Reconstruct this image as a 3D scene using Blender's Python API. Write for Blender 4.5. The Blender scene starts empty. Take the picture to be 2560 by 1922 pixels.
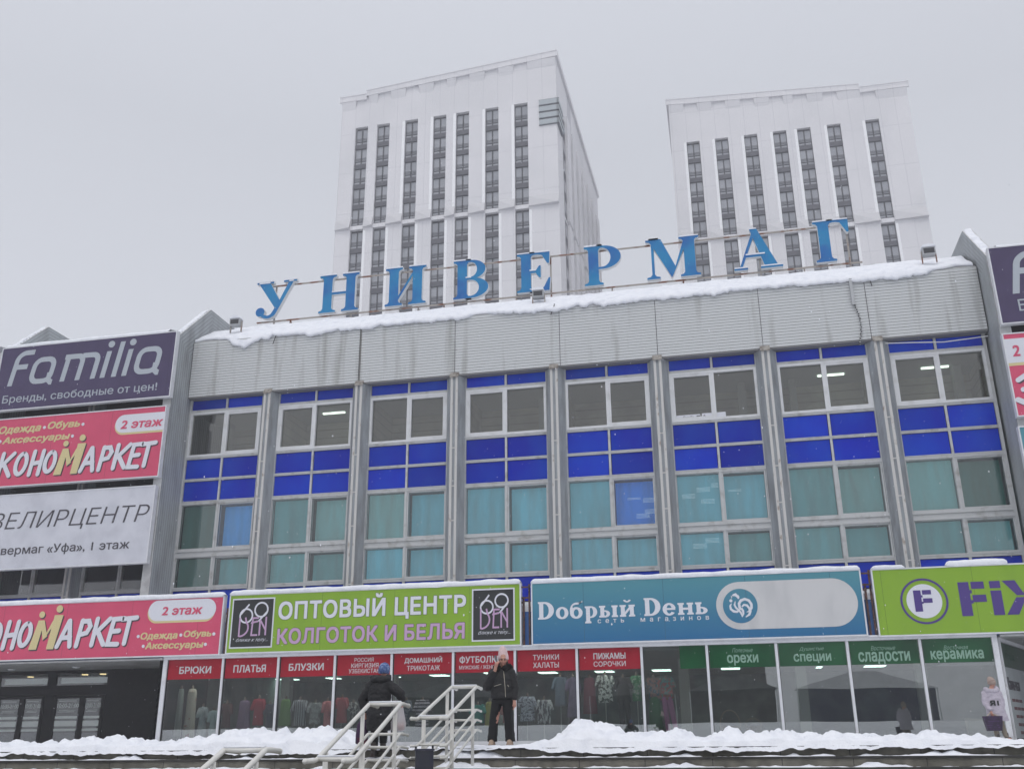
import bpy, bmesh, math, random
from mathutils import Vector, Matrix, noise
from mathutils.geometry import delaunay_2d_cdt
R = math.radians
rnd = random.Random(11)
sc = bpy.context.scene
COL = sc.collection

# ------------------------------------------------------------------ camera, sky, sun, exposure
F, EZ = 2477.75, 1.6
CAM = Vector((22.578, -40.424, EZ))
YAW, PIT, ROL = -.21536, .35017, -.00775
_f = Vector((math.sin(YAW)*math.cos(PIT), math.cos(YAW)*math.cos(PIT), math.sin(PIT)))
_r = Vector((math.cos(YAW), -math.sin(YAW), 0)); _u = _r.cross(_f)
RX = _r*math.cos(ROL)+_u*math.sin(ROL); UX = _u*math.cos(ROL)-_r*math.sin(ROL)
cam = bpy.data.cameras.new('camera'); cam.sensor_width = 36; cam.lens = 36*F/2560
cam.clip_end = 3000; cam.clip_start = .1
co = bpy.data.objects.new('camera', cam); COL.objects.link(co)
M = Matrix((RX, UX, -_f)).transposed().to_4x4(); M.translation = CAM; co.matrix_world = M
sc.camera = co
SUN_EL, SUN_AZ = R(62), R(205)
w = bpy.data.worlds.new('World'); sc.world = w; w.use_nodes = True
nt = w.node_tree; nt.nodes.clear()
sky = nt.nodes.new('ShaderNodeTexSky'); sky.sky_type = 'NISHITA'; sky.sun_disc = False
sky.sun_elevation = SUN_EL; sky.sun_rotation = SUN_AZ; sky.dust_density = 6; sky.air_density = 1.5
hs = nt.nodes.new('ShaderNodeHueSaturation'); hs.inputs['Saturation'].default_value = .12
mx = nt.nodes.new('ShaderNodeMix'); mx.data_type = 'RGBA'; mx.inputs['Factor'].default_value = .72
mx.inputs['B'].default_value = (6.85, 7.12, 7.9, 1)
bg = nt.nodes.new('ShaderNodeBackground'); bg.inputs['Strength'].default_value = .09
ow = nt.nodes.new('ShaderNodeOutputWorld')
nt.links.new(sky.outputs[0], hs.inputs['Color']); nt.links.new(hs.outputs[0], mx.inputs['A'])
tcd = nt.nodes.new('ShaderNodeTexCoord'); sx = nt.nodes.new('ShaderNodeSeparateXYZ'); mrw = nt.nodes.new('ShaderNodeMapRange')
mrw.inputs[1].default_value = .2; mrw.inputs[2].default_value = .55; mrw.inputs[3].default_value = 1.13; mrw.inputs[4].default_value = 1.0
vmw = nt.nodes.new('ShaderNodeVectorMath'); vmw.operation = 'SCALE'
nt.links.new(tcd.outputs['Generated'], sx.inputs[0]); nt.links.new(sx.outputs[2], mrw.inputs[0]); mr2 = nt.nodes.new('ShaderNodeMapRange'); mr2.inputs[1].default_value = .55; mr2.inputs[2].default_value = 1; mr2.inputs[3].default_value = 0; mr2.inputs[4].default_value = .34
adw = nt.nodes.new('ShaderNodeMath'); nt.links.new(sx.outputs[2], mr2.inputs[0]); nt.links.new(mrw.outputs[0], adw.inputs[0]); nt.links.new(mr2.outputs[0], adw.inputs[1]); nt.links.new(adw.outputs[0], vmw.inputs['Scale'])
nt.links.new(mx.outputs['Result'], vmw.inputs[0]); nt.links.new(vmw.outputs[0], bg.inputs['Color']); nt.links.new(bg.outputs[0], ow.inputs['Surface'])
sl = bpy.data.lights.new('sun', 'SUN'); sl.energy = .55; sl.angle = R(40); sl.color = (1, .97, .93)
so = bpy.data.objects.new('sun', sl); COL.objects.link(so)
so.rotation_euler = Vector((-math.sin(SUN_AZ)*math.cos(SUN_EL), math.cos(SUN_AZ)*math.cos(SUN_EL), math.sin(SUN_EL))).to_track_quat('Z', 'Y').to_euler()
vs = sc.view_settings; vs.view_transform = 'Standard'; vs.look = 'None'; vs.exposure = .2; vs.gamma = 1
sc.cycles.use_denoising = True
try: sc.cycles.denoiser = 'OPENIMAGEDENOISE'
except Exception: pass
sc.cycles.max_bounces = 7; sc.cycles.diffuse_bounces = 3; sc.cycles.glossy_bounces = 3
sc.cycles.transparent_max_bounces = 10; sc.cycles.transmission_bounces = 3; sc.cycles.volume_bounces = 1
sc.cycles.sample_clamp_indirect = 6

# ------------------------------------------------------------------ helpers
def at(u, v, y):
    """photo pixel -> point of the plane at depth y (metres)"""
    d = RX*((u-1280)/F)+UX*((961-v)/F)+_f
    return CAM+d*((y-CAM.y)/d.y)
def atz(u, v, z):
    d = RX*((u-1280)/F)+UX*((961-v)/F)+_f
    return CAM+d*((z-CAM.z)/d.z)
def reg(ox, oy, s): return lambda a, b: (ox+a*s, oy+b*s)
r1 = reg(0, 760, .28933); r2 = reg(0, 1200, .28933); r3 = reg(0, 1442, .28933); r4 = reg(560, 1442, .28933)
r5 = reg(1160, 1442, .28933); r6 = reg(1760, 1442, .28933); r7 = reg(2060, 1342, .34916); r8 = reg(2160, 540, .31299)
WL = {}
def wl(o): return WL.get(o.name, Vector((0, 0, 0))) if o else Vector((0, 0, 0))
def tag(o, label=None, cat=None, group=None, kind=None):
    if label: o['label'] = label
    if cat: o['category'] = cat
    if group: o['group'] = group
    if kind: o['kind'] = kind
    return o
def thing(name, loc, label, cat, group=None, rz=0):
    o = bpy.data.objects.new(name, None); COL.objects.link(o); o.empty_display_size = .2
    o.location = loc; o.rotation_euler = (0, 0, rz); WL[o.name] = Vector(loc)
    return tag(o, label, cat, group)
def copy_tree(o, parent=None):
    c = o.copy(); COL.objects.link(c); c.parent = parent; WL[c.name] = wl(o)
    for ch in [x for x in COL.objects if x.parent == o]: copy_tree(ch, c)
    return c
class MB:
    def __init__(s): s.v = []; s.f = []; s.m = []
    def add(s, vs, fs, m=0):
        b = len(s.v); s.v += [tuple(p) for p in vs]; s.f += [tuple(i+b for i in f) for f in fs]; s.m += [m]*len(fs)
    def join(s, o, m=None):
        b = len(s.v); s.v += o.v; s.f += [tuple(i+b for i in f) for f in o.f]; s.m += o.m if m is None else [m]*len(o.f)
    def box(s, x0, x1, y0, y1, z0, z1, m=0):
        s.add([(x0,y0,z0),(x1,y0,z0),(x1,y1,z0),(x0,y1,z0),(x0,y0,z1),(x1,y0,z1),(x1,y1,z1),(x0,y1,z1)],
              [(0,3,2,1),(4,5,6,7),(0,1,5,4),(1,2,6,5),(2,3,7,6),(3,0,4,7)], m)
    def prism(s, poly, a, b, ax='y', m=0, ms=None):
        """poly in the plane across ax, extruded a..b. ax y: (x,z); x: (y,z); z: (x,y)"""
        n = len(poly)
        def P(p, t): return {'y': (p[0], t, p[1]), 'x': (t, p[0], p[1]), 'z': (p[0], p[1], t)}[ax]
        area = sum(poly[i][0]*poly[(i+1) % n][1]-poly[(i+1) % n][0]*poly[i][1] for i in range(n))
        if (area < 0): poly = poly[::-1]
        if ax == 'y': a, b = b, a      # (x,z) ccw faces -y
        vs = [P(p, a) for p in poly]+[P(p, b) for p in poly]
        s.add(vs, [tuple(range(n))[::-1], tuple(range(n, 2*n))], m)
        s.add(vs, [(i, (i+1) % n, n+(i+1) % n, n+i) for i in range(n)], m if ms is None else ms)
    def loft(s, rings, m=0, caps=True, closed=True):
        n = len(rings[0]); vs = [p for r in rings for p in r]
        fs = []
        for k in range(len(rings)-1):
            for i in range(n if closed else n-1):
                j = (i+1) % n; fs.append((k*n+i, k*n+j, (k+1)*n+j, (k+1)*n+i))
        if caps: fs += [tuple(range(n))[::-1], tuple(range((len(rings)-1)*n, len(rings)*n))]
        s.add(vs, fs, m)
    def tube(s, pts, r, n=8, m=0):
        pts = [Vector(p) for p in pts]; rings = []
        rs = r if isinstance(r, (list, tuple)) else [r]*len(pts)
        up = Vector((0, 0, 1)); d0 = (pts[1]-pts[0]).normalized()
        if abs(d0.z) > .9: up = Vector((0, 1, 0))
        for i, p in enumerate(pts):
            a = pts[max(i-1, 0)]; b = pts[min(i+1, len(pts)-1)]; d = (b-a).normalized()
            x = d.cross(up).normalized(); y = x.cross(d)
            k = 1
            if 0 < i < len(pts)-1:
                c = (pts[i]-a).normalized().dot((b-pts[i]).normalized()); k = 1/max(.5, math.sqrt((1+c)/2))
            rings.append([p+(x*math.cos(t)*1+y*math.sin(t)*k)*rs[i] for t in [2*math.pi*q/n for q in range(n)]])
        s.loft(rings, m)
    def ball(s, c, r, m=0, nu=12, nv=8):
        rx, ry, rz = r if isinstance(r, (tuple, list)) else (r, r, r)
        s.loft([[(c[0]+rx*math.sin(b)*math.cos(a), c[1]+ry*math.sin(b)*math.sin(a), c[2]-rz*math.cos(b)) for a in [2*math.pi*i/nu for i in range(nu)]]
                for b in [math.pi*(.06+.88*j/nv) for j in range(nv+1)]], m)
    def cap(s, p0, p1, r0, r1, m=0, n=12, sy=1.0):
        """tapered capsule"""
        p0, p1 = Vector(p0), Vector(p1); d = (p1-p0).normalized()
        up = Vector((0, 1, 0)) if abs(d.y) < .9 else Vector((1, 0, 0))
        x = d.cross(up).normalized(); y = x.cross(d)
        prof = [(p0-d*r0*math.cos(t), r0*math.sin(t)) for t in (.25, .7, 1.15)]+[(p0, r0), (p1, r1)]+[(p1+d*r1*math.cos(t), r1*math.sin(t)) for t in (1.15, .7, .25)]
        s.loft([[c+(x*math.cos(a)+y*math.sin(a)*sy)*q for a in [2*math.pi*i/n for i in range(n)]] for c, q in prof], m)
    def build(s, name, mats, parent=None, smooth=False, local=False, bevel=0):
        me = bpy.data.meshes.new(name); off = Vector((0, 0, 0)) if local else wl(parent)
        me.from_pydata([(p[0]-off.x, p[1]-off.y, p[2]-off.z) for p in s.v], [], s.f)
        if not isinstance(mats, (list, tuple)): mats = [mats]
        for q in mats: me.materials.append(q)
        me.polygons.foreach_set('material_index', [min(i, len(mats)-1) for i in s.m])
        if smooth: me.polygons.foreach_set('use_smooth', [True]*len(me.polygons))
        me.update()
        o = bpy.data.objects.new(name, me); COL.objects.link(o)
        if parent: o.parent = parent; WL[o.name] = off
        return o
def remesh(mb, voxel, smooth=4):
    """voxel union of closed shapes -> one continuous surface, as a new MB"""
    me = bpy.data.meshes.new('t'); me.from_pydata(mb.v, [], mb.f)
    o = bpy.data.objects.new('t', me); COL.objects.link(o)
    a = o.modifiers.new('r', 'REMESH'); a.mode = 'VOXEL'; a.voxel_size = voxel
    if smooth: b = o.modifiers.new('s', 'SMOOTH'); b.iterations = smooth; b.factor = .5
    dg = bpy.context.evaluated_depsgraph_get(); e = o.evaluated_get(dg); m2 = bpy.data.meshes.new_from_object(e)
    q = MB(); q.v = [tuple(v.co) for v in m2.vertices]; q.f = [tuple(p.vertices) for p in m2.polygons]; q.m = [0]*len(q.f)
    bpy.data.objects.remove(o); bpy.data.meshes.remove(me); bpy.data.meshes.remove(m2)
    return q

# ------------------------------------------------------------------ materials
def N(t, typ, **kw):
    n = t.nodes.new(typ)
    for k, v in kw.items():
        if k in n.inputs: n.inputs[k].default_value = v
        else: setattr(n, k, v)
    return n
def mat(name, col, rough=.6, col2=None, scale=(1, 1, 1), ns=3., lo=.4, hi=.65, bump=0, bscale=40, metal=0, coat=0, spec=.5, detail=4, emit=None, es=0):
    m = bpy.data.materials.new(name); m.use_nodes = True; t = m.node_tree; p = t.nodes['Principled BSDF']
    p.inputs['Base Color'].default_value = (*col, 1); p.inputs['Roughness'].default_value = rough
    p.inputs['Metallic'].default_value = metal; p.inputs['Specular IOR Level'].default_value = spec
    p.inputs['Coat Weight'].default_value = coat; p.inputs['Coat Roughness'].default_value = .05
    if emit: p.inputs['Emission Color'].default_value = (*emit, 1); p.inputs['Emission Strength'].default_value = es
    g = N(t, 'ShaderNodeNewGeometry')
    if col2:
        mp = N(t, 'ShaderNodeMapping', Scale=scale); t.links.new(g.outputs['Position'], mp.inputs[0])
        nz = N(t, 'ShaderNodeTexNoise', Scale=ns, Detail=detail); t.links.new(mp.outputs[0], nz.inputs['Vector'])
        mr = N(t, 'ShaderNodeMapRange'); mr.inputs[1].default_value = lo; mr.inputs[2].default_value = hi
        t.links.new(nz.outputs['Fac'], mr.inputs[0])
        x = N(t, 'ShaderNodeMix', data_type='RGBA'); x.inputs['A'].default_value = (*col, 1); x.inputs['B'].default_value = (*col2, 1)
        t.links.new(mr.outputs[0], x.inputs['Factor']); t.links.new(x.outputs['Result'], p.inputs['Base Color'])
    if bump:
        nb = N(t, 'ShaderNodeTexNoise', Scale=bscale, Detail=4.); t.links.new(g.outputs['Position'], nb.inputs['Vector'])
        b = N(t, 'ShaderNodeBump', Strength=bump, Distance=.02); t.links.new(nb.outputs['Fac'], b.inputs['Height']); t.links.new(b.outputs[0], p.inputs['Normal'])
    return m
def stripes(m, fn, dark, width=.12):
    """multiply the base colour by dark lines where frac(fn(x,y,z)) < width"""
    t = m.node_tree; p = t.nodes['Principled BSDF']
    g = N(t, 'ShaderNodeNewGeometry'); s = N(t, 'ShaderNodeSeparateXYZ'); t.links.new(g.outputs['Position'], s.inputs[0])
    def op(o, a, b=None):
        n = N(t, 'ShaderNodeMath', operation=o)
        for i, q in enumerate((a, b)):
            if q is None: continue
            if isinstance(q, (int, float)): n.inputs[i].default_value = q
            else: t.links.new(q, n.inputs[i])
        return n.outputs[0]
    v = fn(op, s.outputs[0], s.outputs[1], s.outputs[2])
    k = op('LESS_THAN', op('FRACT', v), width)
    x = N(t, 'ShaderNodeMix', data_type='RGBA'); x.inputs['B'].default_value = (*dark, 1)
    ic = p.inputs['Base Color']
    if ic.is_linked: t.links.new(ic.links[0].from_socket, x.inputs['A'])
    else: x.inputs['A'].default_value = ic.default_value
    t.links.new(k, x.inputs['Factor']); t.links.new(x.outputs['Result'], ic)
    return m
def glass(name, tint=(1, 1, 1), base=.1, rough=0.):
    m = bpy.data.materials.new(name); m.use_nodes = True; t = m.node_tree; t.nodes.clear()
    o = N(t, 'ShaderNodeOutputMaterial'); tr = N(t, 'ShaderNodeBsdfTransparent', Color=(*tint, 1)); gl = N(t, 'ShaderNodeBsdfGlossy', Roughness=rough)
    fr = N(t, 'ShaderNodeFresnel', IOR=1.5); ad = N(t, 'ShaderNodeMath', operation='ADD'); ad.inputs[1].default_value = base; ad.use_clamp = True
    g = N(t, 'ShaderNodeNewGeometry'); nz = N(t, 'ShaderNodeTexNoise', Scale=.45, Detail=1.); b = N(t, 'ShaderNodeBump', Strength=.06, Distance=.05)
    t.links.new(g.outputs['Position'], nz.inputs['Vector']); t.links.new(nz.outputs['Fac'], b.inputs['Height']); t.links.new(b.outputs[0], gl.inputs['Normal'])
    x = N(t, 'ShaderNodeMixShader'); t.links.new(fr.outputs[0], ad.inputs[0]); t.links.new(ad.outputs[0], x.inputs[0])
    t.links.new(tr.outputs[0], x.inputs[1]); t.links.new(gl.outputs[0], x.inputs[2]); t.links.new(x.outputs[0], o.inputs['Surface'])
    return m
SNOW = mat('snow', (.83, .845, .885), .8, (.72, .74, .795), ns=3.5, lo=.45, hi=.72, bump=.9, bscale=16, spec=.15, detail=8)
SIDING = mat('painted_siding', (.585, .60, .60), .55, (.31, .31, .29), scale=(1.6, 1, .12), ns=1.5, lo=.56, hi=.85, spec=.3, detail=7)
stripes(SIDING, lambda op, x, y, z: op('MINIMUM', op('MULTIPLY', op('ABSOLUTE', op('SUBTRACT', x, 6.66)), 6.), .9), (.20, .20, .185), .30)
GROOVE = mat('siding_groove', (.07, .07, .07), .9)
ALU = mat('aged_aluminium', (.49, .50, .50), .5, (.30, .29, .27), ns=3, lo=.52, hi=.8)
PILM = mat('pilaster_metal', (.29, .315, .335), .55, (.20, .21, .22), scale=(1, 1, .2), ns=4, lo=.4, hi=.7)
PILF = mat('pilaster_cover', (.54, .53, .51), .6, (.20, .12, .07), scale=(1, 1, .5), ns=4, lo=.60, hi=.74, detail=9)
WHITEF = mat('white_window_frame', (.64, .65, .66), .45, (.46, .46, .45), ns=2, lo=.5, hi=.9)
BLUEG = mat('blue_spandrel_glass', (.003, .016, .38), .16, (.005, .055, .46), scale=(1, 1, .6), ns=.55, lo=.35, hi=.7, spec=.12)
DARKM = mat('dark_void', (.015, .015, .017), .8)
OLIVE = mat('office_wall', (.55, .53, .43), .9, (.40, .385, .32), ns=.8)
CEILM = mat('office_ceiling', (.55, .57, .57), .9)
FLOORM = mat('floor_tile', (.25, .25, .24), .6)
PANE = glass('window_glass', (.90, .90, .86), .055)
PANE2 = glass('film_window_glass', (.97, .98, .98), .02)
SHOPG = glass('shop_glass', (.82, .87, .85), .20)
BLACKM = mat('black_cladding', (.008, .008, .009), .5, (.012, .012, .013), ns=6, spec=.2)
WHITEM = mat('white_metal', (.66, .67, .70), .4, (.5, .5, .52), ns=2.5, lo=.5, hi=.9)
RUST = mat('rusty_steel', (.36, .33, .30), .8, (.20, .085, .05), ns=2.2, lo=.5, hi=.62, detail=8)
RUSTD = mat('rusty_angle', (.11, .05, .04), .85, (.03, .02, .02), ns=5)
LETB = mat('letter_blue', (.012, .215, .45), .4, (.012, .125, .39), ns=.8, lo=.4, hi=.65, spec=.3)
LETS = mat('letter_return', (.60, .62, .63), .5)
LAMP = mat('lamp_panel', (.9, .95, .92), .5, emit=(.75, 1., .9), es=4)
FILLB = mat('fill_strip', (.9, .95, .92), .5, emit=(1, .97, .92), es=10)
TUBE = mat('tube_glow', (.9, .95, .92), .5, emit=(.8, 1., .92), es=2.2)
TUBED = mat('tube_glow_dim', (.6, .75, .8), .5, emit=(.55, .85, .95), es=.28)
WARM = mat('warm_lamp', (.9, .8, .6), .5, emit=(1, .72, .36), es=5)
STONE = mat('step_stone', (.20, .19, .155), .75, (.115, .11, .09), ns=5, lo=.35, hi=.65, bump=.3, bscale=30, detail=8)
stripes(STONE, lambda op, x, y, z: op('DIVIDE', x, 1.05), (.05, .05, .045), .012)
STONED = mat('step_nosing', (.05, .048, .044), .8, (.03, .03, .03), ns=9)
RAILM = mat('rail_paint', (.70, .69, .65), .45, (.60, .58, .53), ns=4, lo=.5, hi=.8)
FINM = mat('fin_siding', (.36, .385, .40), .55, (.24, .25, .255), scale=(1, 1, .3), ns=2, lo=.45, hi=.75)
def finfn(op, x, y, z):
    rk = op('MULTIPLY', op('SUBTRACT', op('ADD', op('MULTIPLY', y, .957), 21.537), z), .7225)
    d = op('MINIMUM', op('MINIMUM', rk, op('SUBTRACT', 22.36, z)), op('ADD', y, 1.75))
    return op('DIVIDE', d, .17)
stripes(FINM, finfn, (.13, .135, .14), .13)
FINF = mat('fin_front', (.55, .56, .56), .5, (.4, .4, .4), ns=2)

# ------------------------------------------------------------------ lettering tools
def text(body, x0, x1, z0, z1, y, bold=0., shear=0., sp=1., depth=.012, line=1.):
    c = bpy.data.curves.new('t', 'FONT'); c.body = body; c.size = 1; c.offset = min(0, bold); c.shear = shear; c.space_character = sp
    c.space_line = line; c.align_x = 'CENTER' if '\n' in body else 'LEFT'; c.resolution_u = 3; c.extrude = .5
    o = bpy.data.objects.new('t', c); COL.objects.link(o)
    dg = bpy.context.evaluated_depsgraph_get(); m = bpy.data.meshes.new_from_object(o.evaluated_get(dg))
    # the font's outlines overlap inside a letter: take the contours from the side walls and fill each one apart
    nxt = {}; key = lambda v: (round(v.co.x, 5), round(v.co.y, 5))
    for f in m.polygons:
        if abs(f.normal.z) < .5:
            vs = [m.vertices[q] for q in f.vertices]
            for q in range(len(vs)):
                va, vb = vs[q], vs[(q+1) % len(vs)]
                if va.co.z > 0 and vb.co.z > 0 and key(va) != key(vb): nxt.setdefault(key(va), []).append(key(vb))
    loops = []
    while nxt:
        st_ = next(iter(nxt)); lp = [st_]; cur = st_
        while cur in nxt:
            nb = nxt[cur].pop()
            if not nxt[cur]: del nxt[cur]
            if nb == st_: break
            lp.append(nb); cur = nb
        if len(lp) > 2: loops.append(lp)
    bpy.data.objects.remove(o); bpy.data.curves.remove(c); bpy.data.meshes.remove(m)
    pts = [p for l in loops for p in l]
    B = max(0, bold); a, b, p, q = min(t_[0] for t_ in pts)-B, max(t_[0] for t_ in pts)+B, min(t_[1] for t_ in pts)-B, max(t_[1] for t_ in pts)+B
    if x1 is None: x1 = x0+(b-a)*(z1-z0)/(q-p)
    mb = MB()
    edges = []; o_ = 0
    for l in loops: edges += [(o_+q_, o_+(q_+1) % len(l)) for q_ in range(len(l))]; o_ += len(l)
    vv, _e, tri, *_x = delaunay_2d_cdt([Vector(pt) for pt in pts], edges, [], 0, 1e-6)
    def wind(px_, py_):
        n_ = 0
        for i_, j_ in edges:
            (xa_, ya_), (xb_, yb_) = pts[i_], pts[j_]
            if (ya_ > py_) != (yb_ > py_) and px_ < (xb_-xa_)*(py_-ya_)/(yb_-ya_)+xa_: n_ += 1 if yb_ > ya_ else -1
        return n_
    fs = []
    for t_ in tri:
        if wind(sum(vv[k].x for k in t_)/3, sum(vv[k].y for k in t_)/3):
            A_r = (vv[t_[1]].x-vv[t_[0]].x)*(vv[t_[2]].y-vv[t_[0]].y)-(vv[t_[2]].x-vv[t_[0]].x)*(vv[t_[1]].y-vv[t_[0]].y)
            fs.append(tuple(t_) if A_r > 0 else tuple(t_)[::-1])
    for k, (dx, dz) in enumerate(((B, B*.8), (-B, -B*.8), (B*.9, -B), (-B*.9, B)) if B else ((0, 0),)):      # heavier weight: the outline thickened all round
        P_ = lambda pt, yy: (x0+(pt[0]+dx-a)/(b-a)*(x1-x0), yy, z0+(pt[1]+dz-p)/(q-p)*(z1-z0)); yf = y-depth+.0004*k
        mb.add([P_(pt, yf) for pt in vv], fs)
        n_ = len(pts); mb.add([P_(pt, yf) for pt in pts]+[P_(pt, y) for pt in pts], [(i_, j_, n_+j_, n_+i_) for i_, j_ in edges])
    return mb
def arc(cx, cz, rx, rz, a0, a1, n=14):
    return [(cx+rx*math.cos(R(a0+(a1-a0)*i/n)), cz+rz*math.sin(R(a0+(a1-a0)*i/n))) for i in range(n+1)]
def stroke(mb, pts, w, y0, y1, T=lambda p: p, closed=False, rnd_cap=False, m=0, taper=None):
    """a line of width w in the xz plane with depth y0 (front) .. y1 (back); T maps unit -> metres"""
    n = len(pts); L = []; Rr = []
    for i in range(n):
        a = pts[(i-1) % n] if (closed or i > 0) else pts[i]; b = pts[(i+1) % n] if (closed or i < n-1) else pts[i]
        p = pts[i]
        def nm(p, q):
            d = (q[0]-p[0], q[1]-p[1]); l = math.hypot(*d) or 1; return (-d[1]/l, d[0]/l)
        n1 = nm(a, p) if a != p else nm(p, b); n2 = nm(p, b) if b != p else n1
        mx_, mz = n1[0]+n2[0], n1[1]+n2[1]; l2 = mx_*mx_+mz*mz
        k = 2/max(l2, .8); hw = w/2*(taper[i] if taper else 1)
        L.append((p[0]+mx_*k*hw/1, p[1]+mz*k*hw)); Rr.append((p[0]-mx_*k*hw, p[1]-mz*k*hw))
    N_ = n if closed else n-1
    vs = [T(p) for p in L]+[T(p) for p in Rr]
    V = [(p[0], y0, p[1]) for p in vs]+[(p[0], y1, p[1]) for p in vs]
    fs = []
    for i in range(N_):
        j = (i+1) % n
        fs += [(i, n+i, n+j, j), (2*n+i, 2*n+j, 3*n+j, 3*n+i), (i, j, 2*n+j, 2*n+i), (n+i, 3*n+i, 3*n+j, n+j)]
    if not closed: fs += [(0, 2*n, 3*n, n), (n-1, 2*n-1, 4*n-1, 3*n-1)]
    mb.add(V, fs, m)
    if rnd_cap and not closed:
        for p in (pts[0], pts[-1]): mb.prism([T(q) for q in arc(p[0], p[1], w/2, w/2, 0, 337.5, 15)], y0+.0015, y1, 'y', m)
def disc(mb, cx, cz, r, y0, y1, m=0, n=28, rz=None): mb.prism(arc(cx, cz, r, rz or r, 0, 360-360/n, n-1), y0, y1, 'y', m)
def stem(xs, xe, h0=0, h1=1, o=.10, t=.045, b=.07):
    k = .3*o
    return [(xs-o, h0), (xe+o, h0), (xe+o, h0+t), (xe+k, h0+t+.02), (xe, h0+t+b), (xe, h1-t-b), (xe+k, h1-t-.02), (xe+o, h1-t), (xe+o, h1), (xs-o, h1), (xs-o, h1-t), (xs-k, h1-t-.02), (xs, h1-t-b), (xs, h0+t+b), (xs-k, h0+t+.02), (xs-o, h0+t)]
def bowl(xl, z0, z1, xc, rx, xi, ri, th=.055):
    zc, h = (z0+z1)/2, (z1-z0)/2
    return [(xl, z1), *arc(xc, zc, rx, h, 90, -90), (xl, z0), (xl, z0+th), *arc(xi, zc, ri, h-th, -90, 90), (xl, z1-th)]
S1, S2 = stem(.10, .335), stem(.695, .93)
GLY = {
 'У': [[(0, 1), (.45, 1), (.45, .955), (0, .955)], [(.72, 1), (1.07, 1), (1.07, .955), (.72, .955)], [(.06, .96), (.36, .96), (.68, .40), (.57, .20)],
       [(.86, .96), (.985, .96), (.70, .40), (.60, .20), *arc(.34, .20, .24, .20, -20, -150, 9), (.09, .13), (.2, .13), *arc(.34, .2, .12, .12, -120, -20, 7), (.60, .40)],
       arc(.14, .19, .12, .12, 0, 345, 23)],
 'Н': [S1, S2, [(.33, .465), (.70, .465), (.70, .525), (.33, .525)]],
 'И': [S1, S2, [(.33, .13), (.33, .24), (.70, .87), (.70, .76)]],
 'В': [S1, bowl(.3, .50, 1, .44, .35, .42, .16), bowl(.3, 0, .53, .44, .42, .42, .21)],
 'Е': [S1, [(.3, .95), (.3, 1), (.79, 1), (.77, .70), (.73, .70), (.60, .93), (.5, .95)], [(.3, .475), (.3, .535), (.45, .535), (.53, .66), (.57, .66), (.57, .35), (.53, .35), (.45, .475)],
       [(.3, 0), (.3, .05), (.5, .05), (.64, .09), (.76, .33), (.80, .33), (.77, 0)]],
 'Р': [S1, bowl(.3, .40, 1, .44, .42, .42, .20)],
 'М': [stem(.13, .19, o=.12), [(.08, 1), (.36, 1), (.68, .24), (.57, 0)], [(.57, 0), (.63, .12), (1.0, 1), (.90, 1)], stem(.87, 1.12, o=.10)],
 'А': [[(.11, .03), (.17, .03), (.50, .86), (.46, .95)], [(.40, 1), (.56, 1), (.97, .03), (.68, .03)], [(.25, .30), (.72, .30), (.70, .355), (.27, .355)],
       [(0, 0), (.30, 0), (.30, .045), (0, .045)], [(.58, 0), (1.06, 0), (1.06, .045), (.58, .045)]],
 'Г': [S1, [(.3, .95), (.3, 1), (.76, 1), (.75, .68), (.71, .68), (.58, .93), (.5, .95)]],
}
def ring(xc, zc, rx, rz, ix, iz, a0=0, a1=360):
    return arc(xc, zc, rx, rz, a0, a1, 26)+arc(xc, zc, ix, iz, a1, a0, 26)
def slab(mb, body, T, y0, y1):
    """bold slab-serif lettering made of overlapping pieces, each a hair deeper than the last"""
    x = 0; k = 0
    for ch in body:
        P = []; h = .66; st = lambda a, b, z0=0, z1=.66: stem(a, b, z0, z1, o=.06, t=.09, b=.03)
        if ch == 'D': P = [st(.10, .32, 0, 1), bowl(.25, 0, 1, .38, .50, .34, .27, .10)]; wd = .98
        elif ch == 'о': P = [ring(.33, .33, .33, .35, .13, .24)]; wd = .74
        elif ch == 'б': P = [ring(.33, .31, .33, .33, .13, .21), [(0, .3), *arc(.34, .46, .34, .44, 180, 80, 9), (.66, .90), (.66, 1.0), *arc(.34, .66, .2, .12, 60, 170, 6), (.16, .42)]]; wd = .74
        elif ch == 'р': P = [st(.10, .30, -.30, .66), bowl(.25, 0, .66, .36, .32, .34, .13, .08)]; wd = .76
        elif ch == 'ы': P = [st(.08, .28), bowl(.22, 0, .40, .32, .26, .30, .10, .08), st(.72, .92)]; wd = 1.06
        elif ch == 'й': P = [st(.08, .28), st(.54, .74), [(.28, .08), (.28, .26), (.54, .58), (.54, .40)], ring(.41, .97, .2, .17, .09, .09, 190, 350)]; wd = .88
        elif ch == 'е': P = [ring(.33, .33, .33, .35, .13, .24, 12, 325), [(.12, .29), (.64, .29), (.64, .40), (.12, .40)]]; wd = .74
        elif ch == 'н': P = [st(.08, .28), st(.54, .74), [(.27, .27), (.56, .27), (.56, .39), (.27, .39)]]; wd = .88
        elif ch == 'ь': P = [st(.08, .28), bowl(.22, 0, .40, .32, .30, .30, .12, .08)]; wd = .70
        else: wd = .34
        for q in P:
            mb.prism([T((x+p[0], p[1])) for p in q], y0+.0012*(k % 5), y1, 'y'); k += 1
        x += wd
    return x

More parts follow.
